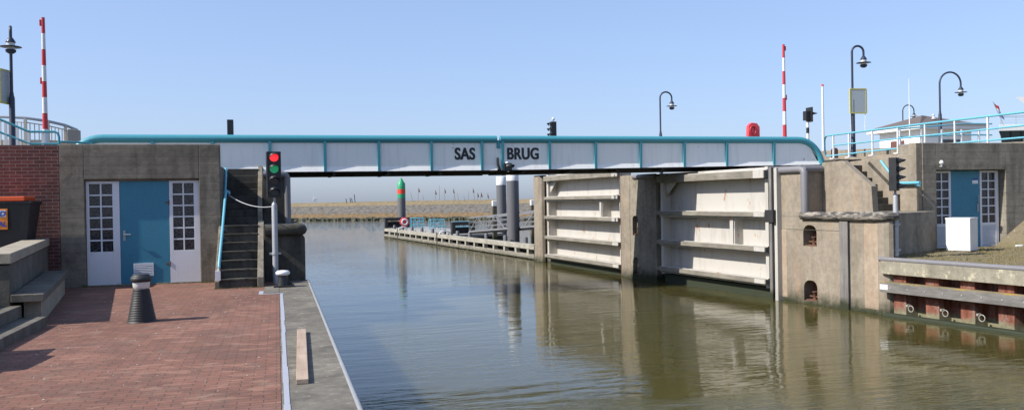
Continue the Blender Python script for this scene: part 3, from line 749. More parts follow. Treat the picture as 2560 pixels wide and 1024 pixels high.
part('door_plate', MB().box(17.62,17.8,18.2,18.21,1.86,1.95), M_sign_white, dr)
part('door_plate', MB().box(17.64,17.8,18.2,18.21,1.955,2.0), M_bluetxt, dr)
t = thing('wall_lamp', 'tiny white round lamp on the right concrete wall above the blue door', 'lamp', (16.42,17.95,2.36))
part('globe', MB().lathe((16.42,17.95,2.36), [(.02,0),(.05,.02),(.055,.06),(.03,.1),(.01,.11)], 14), M_white_clean, t)
part('bracket', MB().cyl((16.42,17.95,2.3),(16.42,17.95,2.37),.025).box(16.4,16.44,17.94,18.0,2.3,2.33), M_galv, t)
# cabinet
t = thing('utility_cabinet', 'plain white utility cabinet standing on the mossy right quay before the blue door', 'cabinet', (16.18,17.06,.2))
pc = [Vector((15.80,17.17)), Vector((16.07,16.69)), Vector((16.56,16.96)), Vector((16.29,17.44))]
part('body', MB().prism([(p.x,p.y) for p in pc], .22, .98), M_white_clean, t, .006)
part('lid', MB().prism([((p.x-16.18)*1.03+16.18,(p.y-17.06)*1.03+17.06) for p in pc], .981, 1.02), M_white_clean, t, .006)

# ---------------------------------------------------------------- lock gates
def gate(label, loc, rot, L, tz, z_top, depth, plate_y, group, th=.12):
    t = thing('lock_gate', label, 'lock gate', (loc[0],loc[1],-1.05), rot, group)
    W = 1.05; zb = -.78
    part('skin_plate', MB().box(depth,depth+.03,0,L,zb+W,z_top+W), M_white_gate, t, local=True)
    part('end_post', MB().box(0,depth,0,.13,zb+W,z_top+W), M_white_gate, t, .006, local=True)
    part('end_post', MB().box(0,depth,L-.13,L,zb+W,z_top+W), M_white_gate, t, .006, local=True)
    for i, z in enumerate(tz):
        g = MB().box(.002,depth-.002,.132,L-.132,z-.17+W,z-.02+W)
        g.box(-.04,.0,.0,L,z-.2+W,z-.0+W)
        part('girder', g, M_white_gate, t, .004, local=True)
        hh = th if i else th*1.7
        tm = part('timber_fender', MB().box(-.15,-.042,-.03,L+.02,z-hh-.02+W,z-.02+W), M_wood_grey, t, .008, local=True)
        part('fender_end', MB().box(-.153,-.15,.0,.42,z-hh-.018+W,z-.022+W), M_white_gate, tm, local=True)
    k = 1 if len(tz) == 5 else 1
    za, zc = tz[k+1]+W, tz[k]-.2+W
    part('web_plate', MB().box(.02,depth,plate_y,plate_y+.02,za,zc).box(0,.03,plate_y+.05,plate_y+.2,za,zc), M_white_gate, t, local=True)
    part('corner_bracket', MB().prism([(L-.14,tz[0]-.2+W),(L-.8,tz[0]-.2+W),(L-.14,tz[0]-.7+W)], .1, .12, 'x'), M_white_gate, t, local=True)
    part('lower_panel', MB().box(.12,depth+.2,0,L,-1,zb+W-.001), M_algae, t, local=True)
    return t
g2 = gate('nearer white steel lock gate with timber fenders, partly in the bridge shadow', (12.35,19.5), math.atan2(.6,5.2), 5.22, [2.33,1.23,.32,-.52], 2.4, .3, 1.45, 'open lock gates')
g1 = gate('farther white steel lock gate beyond the bridge, fully sunlit', (11.5,27.3), math.atan2(.55,6.8), 6.7, [2.62,1.76,.97,.13,-.64], 2.68, .38, 1.5, 'open lock gates')
t = thing('gate_post', 'upright of weathered timber and white steel between right pier and nearer gate', 'post', (12.42,19.35,-1.05), math.atan2(.6,5.2))
part('timber', MB().box(-.16,-.04,-.1,.0,-1,3.42), M_wood_v, t, .006, local=True)
part('steel_channel', MB().box(-.1,.1,-.24,-.13,-1,3.4), M_white_gate, t, .004, local=True)
part('bracket', MB().box(-.2,-.05,-.2,.12,2.0,2.32), M_dark_steel, t, local=True)
part('timber', MB().box(-.16,-.04,-.1,.0,-1,3.2).xform(Matrix.Translation((-.87,7.85,0))), M_wood_v, t, .006, local=True) if False else None

# middle pier
pm = (11.38,26.25); rm = math.atan2(.29,1.4)
t = thing('pier', 'tall shaded concrete pier between the two white lock gates under the bridge', 'pier', (11.67,24.85,-1.05), rm)
b_ = MB(); alcove_wall(b_, 0, 1.43, -1.9, 3.44, 1.0, 1.3, [(.12,.72),(1.45,2.1)], 0, .3)
b_.box(.3,1.6,-.0,1.43,-1.9,3.44)
part('shaft', b_, M_conc_pier_d, t, 0, local=True)
part('lit_column', MB().prism([(11.36,26.27),(11.36,26.8),(11.42,27.15),(12.9,27.15),(12.9,26.0),(11.8,26.0)], -3, 2.4), M_conc_pier, t, .01)
part('coping_pipe', MB().tube([(0,0,3.38),(0,1.2,3.38)], .08, 12), M_mono, t, local=True)
for z0 in (.14,1.47): part('mooring_pin', MB().lathe((.14,1.15,z0), [(.05,0),(.045,.2),(.07,.21),(.07,.24)], 10).box(.03,.28,1.02,1.28,z0,z0+.03), M_iron, t, local=True)
part('iron_strip', MB().box(11.44,11.5,27.16,27.24,-3,2.45), M_iron, t)
# far pier
t = thing('pier', 'farthest tan concrete pier of twin rounded columns beyond the far lock gate', 'pier', (11.1,34.6,-1.05))
def col_round(mb, cx, cy, r, z0, z1):
    mb.lathe((cx,cy,0), [(r,z0),(r,z1-.12),(r-.07,z1)], 24)
c1_ = MB(); c1_.prism([(10.86,34.85),(10.95,34.7),(11.1,34.66),(11.12,35.6),(10.86,35.6)], -3, 2.62)
part('column', c1_, M_conc_pier, t, .03)
c2_ = MB(); c2_.prism([(11.16,34.55),(11.24,34.36),(11.36,34.3),(11.5,34.3),(11.5,35.6),(11.16,35.6)], -3, 2.62)
part('column', c2_, M_conc_pier, t, .03)
part('core', MB().box(11.1,11.2,34.75,35.5,-3,2.55).box(11.4,13.5,34.4,36,-3,2.5), M_conc_dark, t)
part('cap', MB().box(10.88,11.55,34.6,35.55,2.625,2.68), M_dark_steel, t)

# right terrace ground
mb = MB()
mb.prism([(13.7,20.62),(13.3,20.62),(12.95,20.62),(12.5,24.84),(13.3,24.9),(13.3,27.2),(12.2,27.32),(11.75,34.2),(12.6,35.8),(60,90),(120,90),(120,18.92),(16.32,18.92),(16.32,20.62)], -3, 2.42)
structure('upper_ground', mb, M_conc_terr)
single('retaining_wall', MB().prism([(19.0,18.93),(19.35,18.93),(19.35,26.6),(19.0,26.6)], 2.0, 2.9), M_conc_pier, 'low concrete wall carrying the long blue and white railing', 'wall', bevel=.01)
single('retaining_wall', MB().prism([(18.94,2.0),(30.5,2.0),(30.5,3.42),(18.94,3.05)], 20.9, 21.2, 'x'), M_conc_pier, 'higher concrete wall just behind the long blue and white railing', 'wall', bevel=.01)
single('terrace_steps', MB().box(17.3,18.4,23.9,24.6,2.425,2.68).box(17.9,18.9,24.2,24.9,2.6,2.8), M_conc_dark, 'two dark low concrete steps right of the bridge end', 'steps', bevel=.01)
mb = MB(); mb.prism([(21.21,18.95),(120,18.95),(120,100),(60,100),(21.21,58)], 2.42, 2.98)
structure('upper_lawn', mb, M_conc_terr)

# ---------------------------------------------------------------- right quay
rq = math.atan2(.52,3.3)
t = thing('quay_wall', 'right quay wall with concrete coping, bolted timber fender and rusty sheet piles', 'quay wall', (12.9,15.92,-1.05), rq)
LQ = 10.0; W = 1.05
part('coping', MB().box(-.02,.8,-LQ,.0,-.13+W,.19+W), M_conc_cop, t, .012, local=True)
part('coping_pipe', MB().tube([(.02,.05,.19+W),(.02,-LQ/2,.19+W),(.02,-LQ,.19+W)], .055, 12), M_mono, t, local=True)
sp = []; y = -.15
prof = [(-.42,.32)]
pts = []
y = -.12; pts.append((.42, y))
while y > -LQ:
    pts += [(.42, y-.04), (.13, y-.1), (.13, y-.42), (.42, y-.48), (.42, y-.8)]; y -= .82
mbp = MB(); vs = []
for (x_, y_) in pts: vs += [(x_, y_, -1), (x_, y_, -.13+W)]
mbp.add(vs, [(2*i, 2*i+2, 2*i+3, 2*i+1) for i in range(len(pts)-1)])
part('sheet_piling', mbp, M_rust, t, local=True)
fb = part('fender_beam', MB().box(-.12,.1,-LQ,-.06,-.52+W,-.31+W), M_wood_fend, t, .01, local=True)
part('lichen_top', MB().box(-.118,.098,-LQ,-.08,-.309+W,-.298+W), M_lichen, fb, local=True)
bl = MB(); y = -.36
for i in range(20):
    bl.tube([(-.121,y,-.41+W),(-.13,y,-.41+W)], .016, 10); y -= .43
part('bolts', bl, M_galv, fb, local=True)
part('end_plate', MB().box(-.126,-.1205,-.28,-.07,-.46+W,-.35+W), M_white_clean, fb, local=True)
rc = MB()
y=-.7
for i in range(11): rc.box(.1,.4,y-.06,y+.06,-.5+W,-.33+W); y -= .82
part('fender_block', rc, M_wood_dark, fb, local=True)
part('waling', MB().box(-.1,.12,-LQ,-.1,-1.2+W,-.985+W), M_algae, t, .02, local=True)
for y in (-.72,-1.56,-2.38):
    Mx = Matrix.Translation((.06,y,-.84+W)) @ Matrix.Rotation(R(90),4,'Y')
    rg = MB(); rg.tube([tuple(Mx @ Vector((.065*math.cos(a),.065*math.sin(a),0))) for a in [2*math.pi*i/16 for i in range(17)]], .011, 6)
    rg.cyl((.13,y+.09,-.78+W),(.04,y+.09,-.78+W),.025)
    part('mooring_ring', rg, M_ring, t, local=True)

# right lower ground: dirt and moss
m = N('mossy_ground')
a = m.noise(1.6, 9, .7); b = m.noise(7, 9, .75)
c = m.mix(m.ramp(a, [(.42,0),(.58,1)]), (.2,.165,.11), (.18,.15,.075)); c = m.mix(m.ramp(b, [(.54,0),(.64,1)]), c, (.12,.115,.048))
c = m.mix(m.ramp(m.noise(11, 4, .6, m.map(1, loc=(5,5,5))), [(.68,0),(.7,1)]), c, (.4,.37,.3))
M_moss = m.done(c, .95, m.bump(b, .9, .04), spec=.1)
mb = MB(); nx, ny = 90, 70; vs = []
for j in range(ny+1):
    for i in range(nx+1):
        y_ = 5 + 13.0*j/ny; xe = 12.9 + (15.92-y_)*.1576 + .42
        x_ = max(xe, 12.9) + 12*(i/nx)**1.2
        rise = max(0, (x_ - 18.1 - (18-y_)*.9))*.68
        z_ = .2 + random.uniform(-.008,.012) + min(rise, 2.4)
        if i == 0: z_ = .188
        vs.append((x_, y_, z_))
mb.add(vs, [(j*(nx+1)+i, j*(nx+1)+i+1, (j+1)*(nx+1)+i+1, (j+1)*(nx+1)+i) for j in range(ny) for i in range(nx)], True)
structure('ground', mb, M_moss)
m = N('grass_blades'); M_grassb = m.done(m.mix(m.noise(3, 4), (.15,.125,.045), (.27,.22,.11)), .8)
mb = MB()
for i in range(5200):
    y_ = random.uniform(11.5, 17.9); x_ = random.uniform(13.3, 19.6)
    dn = math.sin(x_*3.1+1)*math.cos(y_*2.7)+math.sin(x_*7.3+y_*5.1)*.6
    if dn < .25 and random.random() < .9: continue
    if x_ < 12.9 + (15.92-y_)*.1576 + .45: continue
    rise = min(max(0, (x_ - 18.1 - (18-y_)*.9))*.68, 2.4)
    for k in range(4):
        a = random.uniform(0, 6.28); hh = random.uniform(.015,.055); bx_, by_ = x_+random.uniform(-.03,.03), y_+random.uniform(-.03,.03)
        dx, dy = math.cos(a)*.008, math.sin(a)*.008; z_ = .195 + rise
        mb.add([(bx_-dx,by_-dy,z_),(bx_+dx,by_+dy,z_),(bx_+random.uniform(-.03,.03),by_+random.uniform(-.03,.03),z_+hh)], [(0,1,2)])
o = link('grass', mb, M_grassb); props(o, None, None, None, 'stuff'); o['label'] = 'low moss and grass tufts on the right quay'; o['category'] = 'grass'
single('litter', MB().prism([(18.35,17.55),(18.5,17.5),(18.62,17.56),(18.55,17.66),(18.4,17.64)], .21, .26), M_white_clean, 'crumpled white scrap on the mossy ground by the right wall', 'litter', bevel=.01)

# ---------------------------------------------------------------- long railing on the right (blue rails, white posts)
t = thing('railing', 'long light blue railing with white posts on top of the right abutment', 'railing', (19.1,22,2.9))
ys = [25.95,25.1,23.9,22.71,21.53,20.35,19.16,18.0,16.9]
for i, y in enumerate(ys):
    zb = 2.9
    if y < 18.5: continue
    p_ = MB().box(19.078,19.122,y-.022,y+.022,zb,3.72); p_.box(19.0,19.2,y-.1,y+.1,zb,zb+.03)
    part('post', p_, M_white_clean, t)
part('top_rail', MB().tube([(19.1,26.3,3.02),(19.1,26.4,3.1),(19.1,26.45,3.3),(19.1,26.45,3.6),(19.1,26.4,3.7),(19.1,26.3,3.75),(19.1,22,3.75),(19.1,17.5,3.73)], .032, 10), M_lblue, t)
part('middle_rail', MB().tube([(19.1,25.95,3.38),(19.1,17.5,3.38)], .026, 10), M_lblue, t)
part('lower_rail', MB().tube([(19.1,26.3,3.02),(19.1,22,3.08),(19.1,17.5,3.06)], .026, 10), M_lblue, t)
t = thing('railing', 'shorter blue railing with white posts in front of the white hut', 'railing', (23,26,2.98))
for x in (21.95,22.9,23.8,24.7,25.5): part('post', MB().box(x-.03,x+.03,25.97,26.03,2.98,3.98), M_white_clean, t)
for z_, z2 in ((3.98,4.2),(3.68,3.78),(3.4,3.45)): part('rail', MB().tube([(21.9,26,z_),(24.8,26,z2),(26.1,26,z2)], .028, 8), M_lblue, t)
single('short_post', MB().box(19.38,19.56,26.3,26.48,2.88,3.28).box(19.4,19.54,26.32,26.46,3.28,3.32), M_brown, 'stubby brown post beside the left end of the long railing', 'post', bevel=.02)

# ---------------------------------------------------------------- street lamps
def lamp(label, x, y, zb, zt, reach, yaw, sign=False, side=1, zarc=None):
    t = thing('street_lamp', label, 'street lamp', (x,y,zb), yaw, 'street lamps with gooseneck arms')
    H = zt-zb; r = reach/2
    zc = H - r
    part('pole', MB().lathe((0,0,0), [(.085,0),(.085,.5),(.07,.55),(.07,H*.52),(.05,H*.54),(.045,H*.56)], 14), M_navy, t, local=True)
    pts = [(0,0,H*.55),(0,0,zc)] + [(r-r*math.cos(a),0,zc+r*math.sin(a)) for a in [R(d) for d in range(12,181,12)]] + [(reach,0,zc-.12)]
    part('arm', MB().tube(pts, .038, 10), M_navy, t, local=True)
    zl = zc-.12
    ln = part('lantern', MB().lathe((reach,0,zl), [(.03,0),(.06,-.04),(.1,-.1),(.11,-.13),(.12,-.14)], 16), M_navy, t, local=True)
    part('bowl', MB().lathe((reach,0,zl-.36), [(.06,-.06),(.115,-.02),(.12,.04)], 16), M_navy, ln, local=True)
    part('glass', MB().lathe((reach,0,zl-.32), [(.09,0),(.1,.17)], 16), M_lens, ln, local=True)
    part('brim', MB().lathe((reach,0,zl-.245), [(.12,.012),(.24,0),(.25,-.012),(.12,-.01)], 24), M_navy, ln, local=True)
    return t
lamp('tall dark gooseneck lamp carrying a yellow-framed sign behind the long railing', 19.35, 25.2, 2.88, 6.78, .42, R(-10))
lamp('dark gooseneck lamp rising in front of the hut roof', 27.4, 30, 2.98, 6.78, .98, R(-8))
lamp('dark gooseneck lamp standing behind the middle right of the bridge', 17.2, 36, 2.42, 6.52, .56, R(-8))
lamp('small far dark gooseneck lamp behind the hut beside the antenna', 42.5, 50, 2.98, 7.82, .85, R(-8))
lamp('dark gooseneck lamp with a sign board at the far left edge', -6.42, 24, 2.52, 6.2, .3, R(-75))
M_yel = paint('yellow_frame', (.5,.45,.12), .5, .1); M_signb = paint('grey_sign_back', (.38,.42,.43), .5, .15)
def board(label, x0, x1, y0, y1, z0, z1):
    t = thing('sign_board', label, 'sign', ((x0+x1)/2,(y0+y1)/2,z0))
    d = Vector((x1-x0,y1-y0,0)).normalized(); n_ = Vector((d.y,-d.x,0))*.015
    a = Vector((x0,y0,0)); b = Vector((x1,y1,0))
    def q(p, z, o): return tuple(p + n_*o + Vector((0,0,z)))
    vs = [q(a,z0,-1),q(b,z0,-1),q(b,z1,-1),q(a,z1,-1),q(a,z0,1),q(b,z0,1),q(b,z1,1),q(a,z1,1)]
    part('panel', MB().add(vs, [(0,3,2,1),(4,5,6,7),(0,1,5,4),(1,2,6,5),(2,3,7,6),(3,0,4,7)]), M_signb, t)
    f = MB()
    A, B, C_, D = [a+Vector((0,0,z0)), b+Vector((0,0,z0)), b+Vector((0,0,z1)), a+Vector((0,0,z1))]
    for p, q_ in ((A,B),(B,C_),(C_,D),(D,A)): f.bar(p, q_, .045, .045)
    part('frame', f, M_yel, t)
    return t
bo = board('yellow-framed grey sign board on the tall lamp behind the long railing', 19.22, 19.82, 25.16, 25.1, 4.45, 5.28)
part('cord', MB().cyl((19.22,25.16,4.45),(19.24,25.16,3.8),.008), M_white_clean, bo)
part('cord', MB().cyl((19.78,25.1,4.45),(19.76,25.1,3.78),.012), M_white_clean, bo)
board('dark sign board seen nearly edge-on on the lamp at the left edge', -6.6, -6.47, 23.7, 24.2, 4.3, 5.12)

# ---------------------------------------------------------------- barriers
def barrier(label, x, y, z0, z1, side):
    t = thing('barrier_arm', label, 'barrier', (x,y,z0), 0, 'raised red and white bridge barriers')
    n = 9; z = z1; hs = [.52]*n; k = 0
    L = z1 - z0 - .75
    segs = 8
    for i in range(segs):
        za = z1 - L*i/segs; zb_ = z1 - L*(i+1)/segs
        r = .042 + .028*i/segs
        part('red_band' if i%2==0 else 'white_band', MB().lathe((x,y,zb_), [(r+.004,0),(r,za-zb_)], 12), M_red if i%2==0 else M_white_clean, t)
    part('red_band', MB().lathe((x,y,z0+.35), [(.085,0),(.08,.4)], 12), M_red, t)
    part('housing', MB().box(x-.17,x+.17,y-.15,y+.15,z0,z0+.4), M_white_clean, t, .02)
    part('tip_lamp', MB().box(x+side*.04,x+side*.085,y-.03,y+.03,z1-.22,z1-.06), M_red, t, .008)
    part('tip_lamp', MB().box(x+side*.05,x+side*.095,y-.03,y+.03,z1-L*.52,z1-L*.47), M_red, t, .008)
    return t
barrier('raised red and white barrier pole at the left end of the bridge', -5.79, 24.5, 2.53, 6.6, -1)
barrier('raised red and white barrier pole at the right end of the bridge', 17.3, 26.2, 2.43, 6.95, 1)

# ---------------------------------------------------------------- small things behind the bridge
t = thing('signal_box', 'plain black box signal seen from behind above the left bridge half', 'signal', (-1.33,27,2.52))
part('post', MB().cyl((-1.33,27,2.52),(-1.33,27,3.7),.05), M_galv, t)
part('housing', MB().box(-1.42,-1.24,26.93,27.1,3.65,4.22), M_black, t, .01)
t = thing('traffic_signal', 'black signal with three visors facing left and white ball on top above the bridge', 'signal', (9.02,27.2,2.55))
part('post', MB().cyl((9.02,27.2,2.55),(9.02,27.2,3.72),.05), M_galv, t)
part('housing', MB().box(8.95,9.13,27.12,27.3,3.7,4.26), M_black, t, .01)
for z_ in (4.16,3.98,3.8):
    h_ = MB(); hood(h_, (8.95,27.21,z_), .085, .13, yaw=R(-75)); part('visor', h_, M_black, t)
part('globe', MB().lathe((9.04,27.2,4.28), [(.01,0),(.045,.03),(.055,.07),(.04,.11),(.01,.13)], 12), M_white_clean, t)
t = thing('warning_light', 'black hooded warning light on a black and white striped post right of the bridge', 'signal', (18.8,27,2.42))
for i in range(9): part('stripe', MB().cyl((18.79,27,2.42+i*.21),(18.79,27,2.42+(i+1)*.21),.055), M_white_clean if i%2==0 else M_black, t)
part('housing', MB().box(18.66,18.84,26.9,27.1,4.36,4.7), M_black, t, .01)
part('backboard', MB().box(18.84,18.9,26.82,27.18,4.3,4.84), M_black, t, .01)
h_ = MB(); hood(h_, (18.9,27,4.6), .1, .28, yaw=R(80)); part('visor', h_, M_black, t)
t = thing('flagpole', 'slim white mast with small red tip right of the bridge', 'mast', (21.6,30,2.98))
part('mast', MB().lathe((21.6,30,2.98), [(.055,0),(.04,3.1)], 10), M_white_clean, t)
part('tip', MB().lathe((21.6,30,6.08), [(.06,0),(.05,.05),(.03,.07)], 10), M_red, t)
single('antenna', MB().lathe((34.45,40,2.98), [(.045,0),(.03,3),(.015,5.1)], 8), M_white_clean, 'thin white antenna pole rising in front of the hut', 'antenna')
t = thing('lifebuoy_box', 'bright red lifebuoy holder sticking up behind the right bridge rail', 'lifebuoy holder', (16.5,27,2.43))
out = [(-.24,0),(.24,0),(.24,.42),(.13,.58),(-.1,.6),(-.22,.47)]
part('box', MB().prism([(16.52+p[0],3.75+p[1]*.85) for p in out], 26.92, 27.08, 'y'), M_redbox, t, .02)
part('post', MB().cyl((16.5,27.05,2.43),(16.5,27.05,3.8),.04), M_galv, t)
rg = MB(); rg.tube([(16.47+.12*math.cos(a),26.9,3.98+.15*math.sin(a)) for a in [2*math.pi*i/18 for i in range(19)]], .028, 6); part('ring', rg, M_red, t)

# left top railing + curved balustrade
t = thing('railing', 'blue pipe railing with white posts on top of the left brick wall', 'railing', (-5.2,20.6,2.52))
part('top_rail', MB().tube([(-7.0,20.6,4.15),(-5.75,20.6,3.58),(-5.22,20.6,3.33),(-5.15,20.6,3.315),(-4.68,20.6,3.315),(-4.62,20.6,3.28),(-4.6,20.6,3.2),(-4.6,20.6,2.52)], .026, 10), M_mono if False else M_teal, t)
part('middle_rail', MB().tube([(-7.0,20.6,3.85),(-5.75,20.6,3.3),(-5.24,20.6,3.08),(-5.15,20.6,3.05),(-4.6,20.6,3.05)], .024, 10), M_teal, t)
for x, zt in ((-6.6,3.9),(-5.64,3.5),(-5.42,3.4),(-5.2,3.3),(-4.92,3.3)): part('post', MB().box(x-.025,x+.025,20.58,20.62,2.52,zt), M_white_clean, t)
part('side_rail', MB().tube([(-4.75,21.2,2.52),(-4.75,21.2,3.08),(-4.7,21.2,3.14),(-4.2,21.6,3.14)], .024, 10), M_teal, t)
t = thing('balustrade', 'curved pale balustrade with thin vertical bars behind the left lamp', 'railing', (-8,29,2.52))
arc = [(-11,29.6,4.5),(-9,29.3,4.5),(-8.1,29.1,4.46),(-7.4,29.0,4.42),(-6.8,29.1,4.33),(-6.4,29.5,4.24),(-6.2,30.1,4.15)]
M_bal = paint('cream_balustrade', (.5,.45,.38), .6, .15); M_ggrey = paint('grey_handrail', (.3,.33,.38), .45, .1)
part('handrail', MB().tube(arc, .045, 8), M_ggrey, t)
bb = MB()
for i in range(len(arc)-1):
    a, b = Vector(arc[i]), Vector(arc[i+1]); n_ = max(2, int((b-a).length/.11))
    for k in range(n_):
        p = a.lerp(b, k/n_); bb.box(p.x-.012,p.x+.012,p.y-.012,p.y+.012,3.5,p.z-.14)
part('bars', bb, M_bal, t)
part('lower_rail', MB().tube([(x,y,z-.14) for x,y,z in arc], .02, 6), M_bal, t)
part('base_panel', MB().prism([(x,y) for x,y,z in arc]+[(x,y+.1) for x,y,z in reversed(arc)], 2.5, 3.75), M_bal, t)
for p in (arc[3],arc[4],arc[5]): part('post', MB().box(p[0]-.04,p[0]+.04,p[1]-.04,p[1]+.04,2.5,p[2]), M_bal, t)
part('end_pillar', MB().prism([(-6.28,29.2),(-6.02,29.3),(-6.02,29.8),(-6.28,29.8)], 2.5, 4.1), paint('grey_stone', (.28,.26,.23), .8, .3), t, .02)

# ---------------------------------------------------------------- hut
t = thing('hut', 'white hut with brown hipped roof and brown door beyond the right railing', 'hut', (42.4,48,2.98))
part('wall', MB().box(40.4,44.5,46,49.8,2.98,5.75), M_house, t)
part('fascia', MB().box(39.8,45.1,45.3,50.4,5.75,6.0), M_white_clean, t, .01)
rf = MB(); a = [(39.72,45.22,6.0),(45.18,45.22,6.0),(45.18,50.48,6.0),(39.72,50.48,6.0)]; rd = [(42.0,47.6,6.85),(42.9,48.1,6.85)]
rf.add(a + rd, [(0,1,5,4),(1,2,5),(2,3,4,5),(3,0,4),(3,2,1,0)])
roof = part('roof', rf, M_roof, t)
part('vent_cowl', MB().lathe((42.3,46.9,6.55), [(.16,0),(.06,.08),(.06,.22),(.1,.24),(.02,.32)], 10), M_white_clean, roof)
part('door', MB().box(40.36,40.4,47.4,48.7,2.98,5.15), M_brown, t)
part('window', MB().box(41.9,43.6,45.96,46.0,4.3,5.1), M_tint, t)
part('door', MB().box(42.5,43.6,45.95,45.995,2.98,5.0), M_brown, t)

# ---------------------------------------------------------------- ship (part of superstructure at the right edge)
t = thing('ship', 'white motor ship superstructure with slanted dark windows at the right edge', 'ship', (50,47,-1))
part('hull', MB().prism([(46.4,45.0),(60,40.6),(70,52),(54.5,52)], -2, 4.5), M_white_clean, t)
part('deck_band', MB().prism([(45.36,44.6),(60,39.5),(70,52.2),(53.4,52.2)], 5.56, 5.95), M_white_clean, t, .03)
wn = MB(); xs = [45.45,60]
wn.add([(45.45,44.72,5.56),(60,39.65,5.56),(60,40.2,4.5),(46.2,45.0,4.5),(52.5,51,5.56),(53.2,51,4.5)], [(0,3,2,1),(0,4,5,3)])
part('window_band', wn, M_tint, t)
ml = MB()
for i in range(8):
    x = 45.5+i*.62; ml.bar((x,44.68-(x-45.4)*.348,5.56),(x+.45,44.93-(x-45.4)*.348,4.5),.06,.03)
part('mullions', ml, M_dark_steel, t)
dd = MB(); random.seed(5)
for i in range(40):
    u, v_ = random.uniform(0,1), random.uniform(.05,.95); x = 47.0+u*1.6; z = 4.5+v_*1.0; y = 44.66+(5.56-z)*.3-(x-45.4)*.348
    s_ = random.uniform(.03,.08); dd.add([(x-s_,y,z-s_),(x+s_,y,z-s_*.6),(x+s_*.7,y,z+s_),(x-s_*.8,y,z+s_*.8)], [(0,1,2,3)])
part('window_pattern', dd, M_white_clean, t)['kind'] = 'stuff'
rl = MB(); rl.tube([(45.5,44.6,6.5),(60,39.6,6.5)], .025, 6)
for i in range(14): rl.cyl((45.5+i*.9,44.6-i*.31,5.95),(45.5+i*.9,44.6-i*.31,6.5),.016,n=6)
for z_ in (6.1,6.25,6.4): rl.tube([(45.5,44.6,z_),(60,39.6,z_)], .008, 5)
part('deck_railing', rl, M_galv, t)
part('canopy', MB().add([(46.4,44.3,7.75),(47.35,43.95,6.9),(60,39.8,6.9),(60,39.8,8.05),(54.5,50,7.75),(56,50,6.9),(66,50,6.9),(66,50,8)], [(0,1,2,3),(7,6,5,4),(0,4,5,1),(3,2,6,7),(0,3,7,4),(1,5,6,2)]), M_white_clean, t)
lb = part('lifebuoy', MB().tube([(47.65+.16*math.cos(a),43.75,6.25+.16*math.sin(a)) for a in [2*math.pi*i/16 for i in range(17)]], .05, 8), M_red, t)
t = thing('flag', 'red, white and blue flag on a leaning staff on the ship', 'flag', (45.85,44.9,5.95))
part('staff', MB().cyl((46.05,44.9,5.95),(45.2,44.9,7.5),.02,n=8), M_galv, t)
for nm, a, b, mt in (('red_stripe',0,.33,M_red),('white_stripe',.33,.62,M_white_clean),('blue_stripe',.62,1,paint('flag_blue',(.03,.08,.4),.6,0))):
    def fp(u, v_): # hanging cloth
        x = 45.28 + u*.5 + v_*.3 + .03*math.sin(v_*9); z = 7.38 - u*.9 - v_*.18
        return (x, 44.86+.03*math.sin(u*8+v_*5), z)
    f = MB(); K = 8; vs = []
    for i in range(K+1):
        u = a+(b-a)*i/K
        for j in range(K+1): vs.append(fp(u, j/K))
    for i in range(K+1):
        u = a+(b-a)*i/K
        for j in range(K+1): p = fp(u, j/K); vs.append((p[0],p[1]+.006,p[2]))
    o2 = (K+1)**2
    fs = [(i*(K+1)+j,i*(K+1)+j+1,(i+1)*(K+1)+j+1,(i+1)*(K+1)+j) for i in range(K) for j in range(K)]
    fs += [(q3+o2,q2+o2,q1+o2,q0+o2) for (q0,q1,q2,q3) in fs]
    f.add(vs, fs, True); part(nm, f, mt, t)

# ---------------------------------------------------------------- jetty beyond the bridge
rj = math.atan2(3.13,29.7); JX, JY = 11.02, 35.91; LJ = 29.8; W = 1.05
def jy(px):   # distance along the jetty at which a photo column meets it
    ph = R(15.5) + math.atan((px-1280)/2115); k = math.tan(ph)
    Yw = (JX + (3.13/29.7)*JY)/(k + 3.13/29.7); return (Yw-JY)/math.cos(rj)
t = thing('jetty', 'weathered timber fender jetty running away beyond the bridge', 'jetty', (JX,JY,-1.05), rj)
for (a, b) in ((.15,jy(1092)),(jy(1089),jy(993)),(jy(991),LJ)):
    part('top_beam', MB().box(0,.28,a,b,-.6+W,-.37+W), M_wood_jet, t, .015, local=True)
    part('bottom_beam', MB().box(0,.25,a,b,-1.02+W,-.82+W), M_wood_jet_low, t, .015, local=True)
for y in (0.05, jy(1090), jy(992), LJ): part('pile', MB().box(.02,.3,y-.13,y+.13,-1.5,-.32+W), M_wood_dark, t, .01, local=True)
y = 1.0; k = 0
while y < LJ-.5:
    if k % 2 == 0: part('spacer', MB().box(.02,.22,y-.11,y+.11,-.82+W,-.6+W), M_wood_jet, t, local=True)
    else: part('spacer', MB().box(.3,.4,y-.05,y+.05,-1.2+W,-.6+W), M_galv, t, local=True)
    y += .75; k += 1
part('bracing', MB().box(.45,.5,.1,LJ,-1.3+W,-.55+W), M_wood_dark, t, local=True)
part('walkway', MB().box(.5,1.3,.2,LJ*.45,-.6+W,-.5+W), M_wood_dark, t, local=True)
for px in (1293.6,1244,1197.6,1157,1127,1095,1066,1040,1016,993,973):
    part('short_post', MB().lathe((.38,jy(px),-.7+W), [(.11,0),(.11,.55),(.08,.6)], 10), M_galv if False else M_pile, t, local=True)
part('end_chock', MB().box(-.05,.45,-.25,.12,-1.3+W,-.36+W), M_wood_dark, t, .02, local=True)
t = thing('pontoon', 'pale floating pontoon deck behind the timber jetty', 'pontoon', (JX,JY,-1.05), rj)
part('deck', MB().box(.62,3.4,13,30,-.5+W,-.34+W), paint('pale_deck', (.3,.29,.27), .8, .2), t, .01, local=True)
part('float', MB().box(.66,3.36,13.1,29.9,-1.3+W,-.501+W), M_dark_steel, t, local=True)
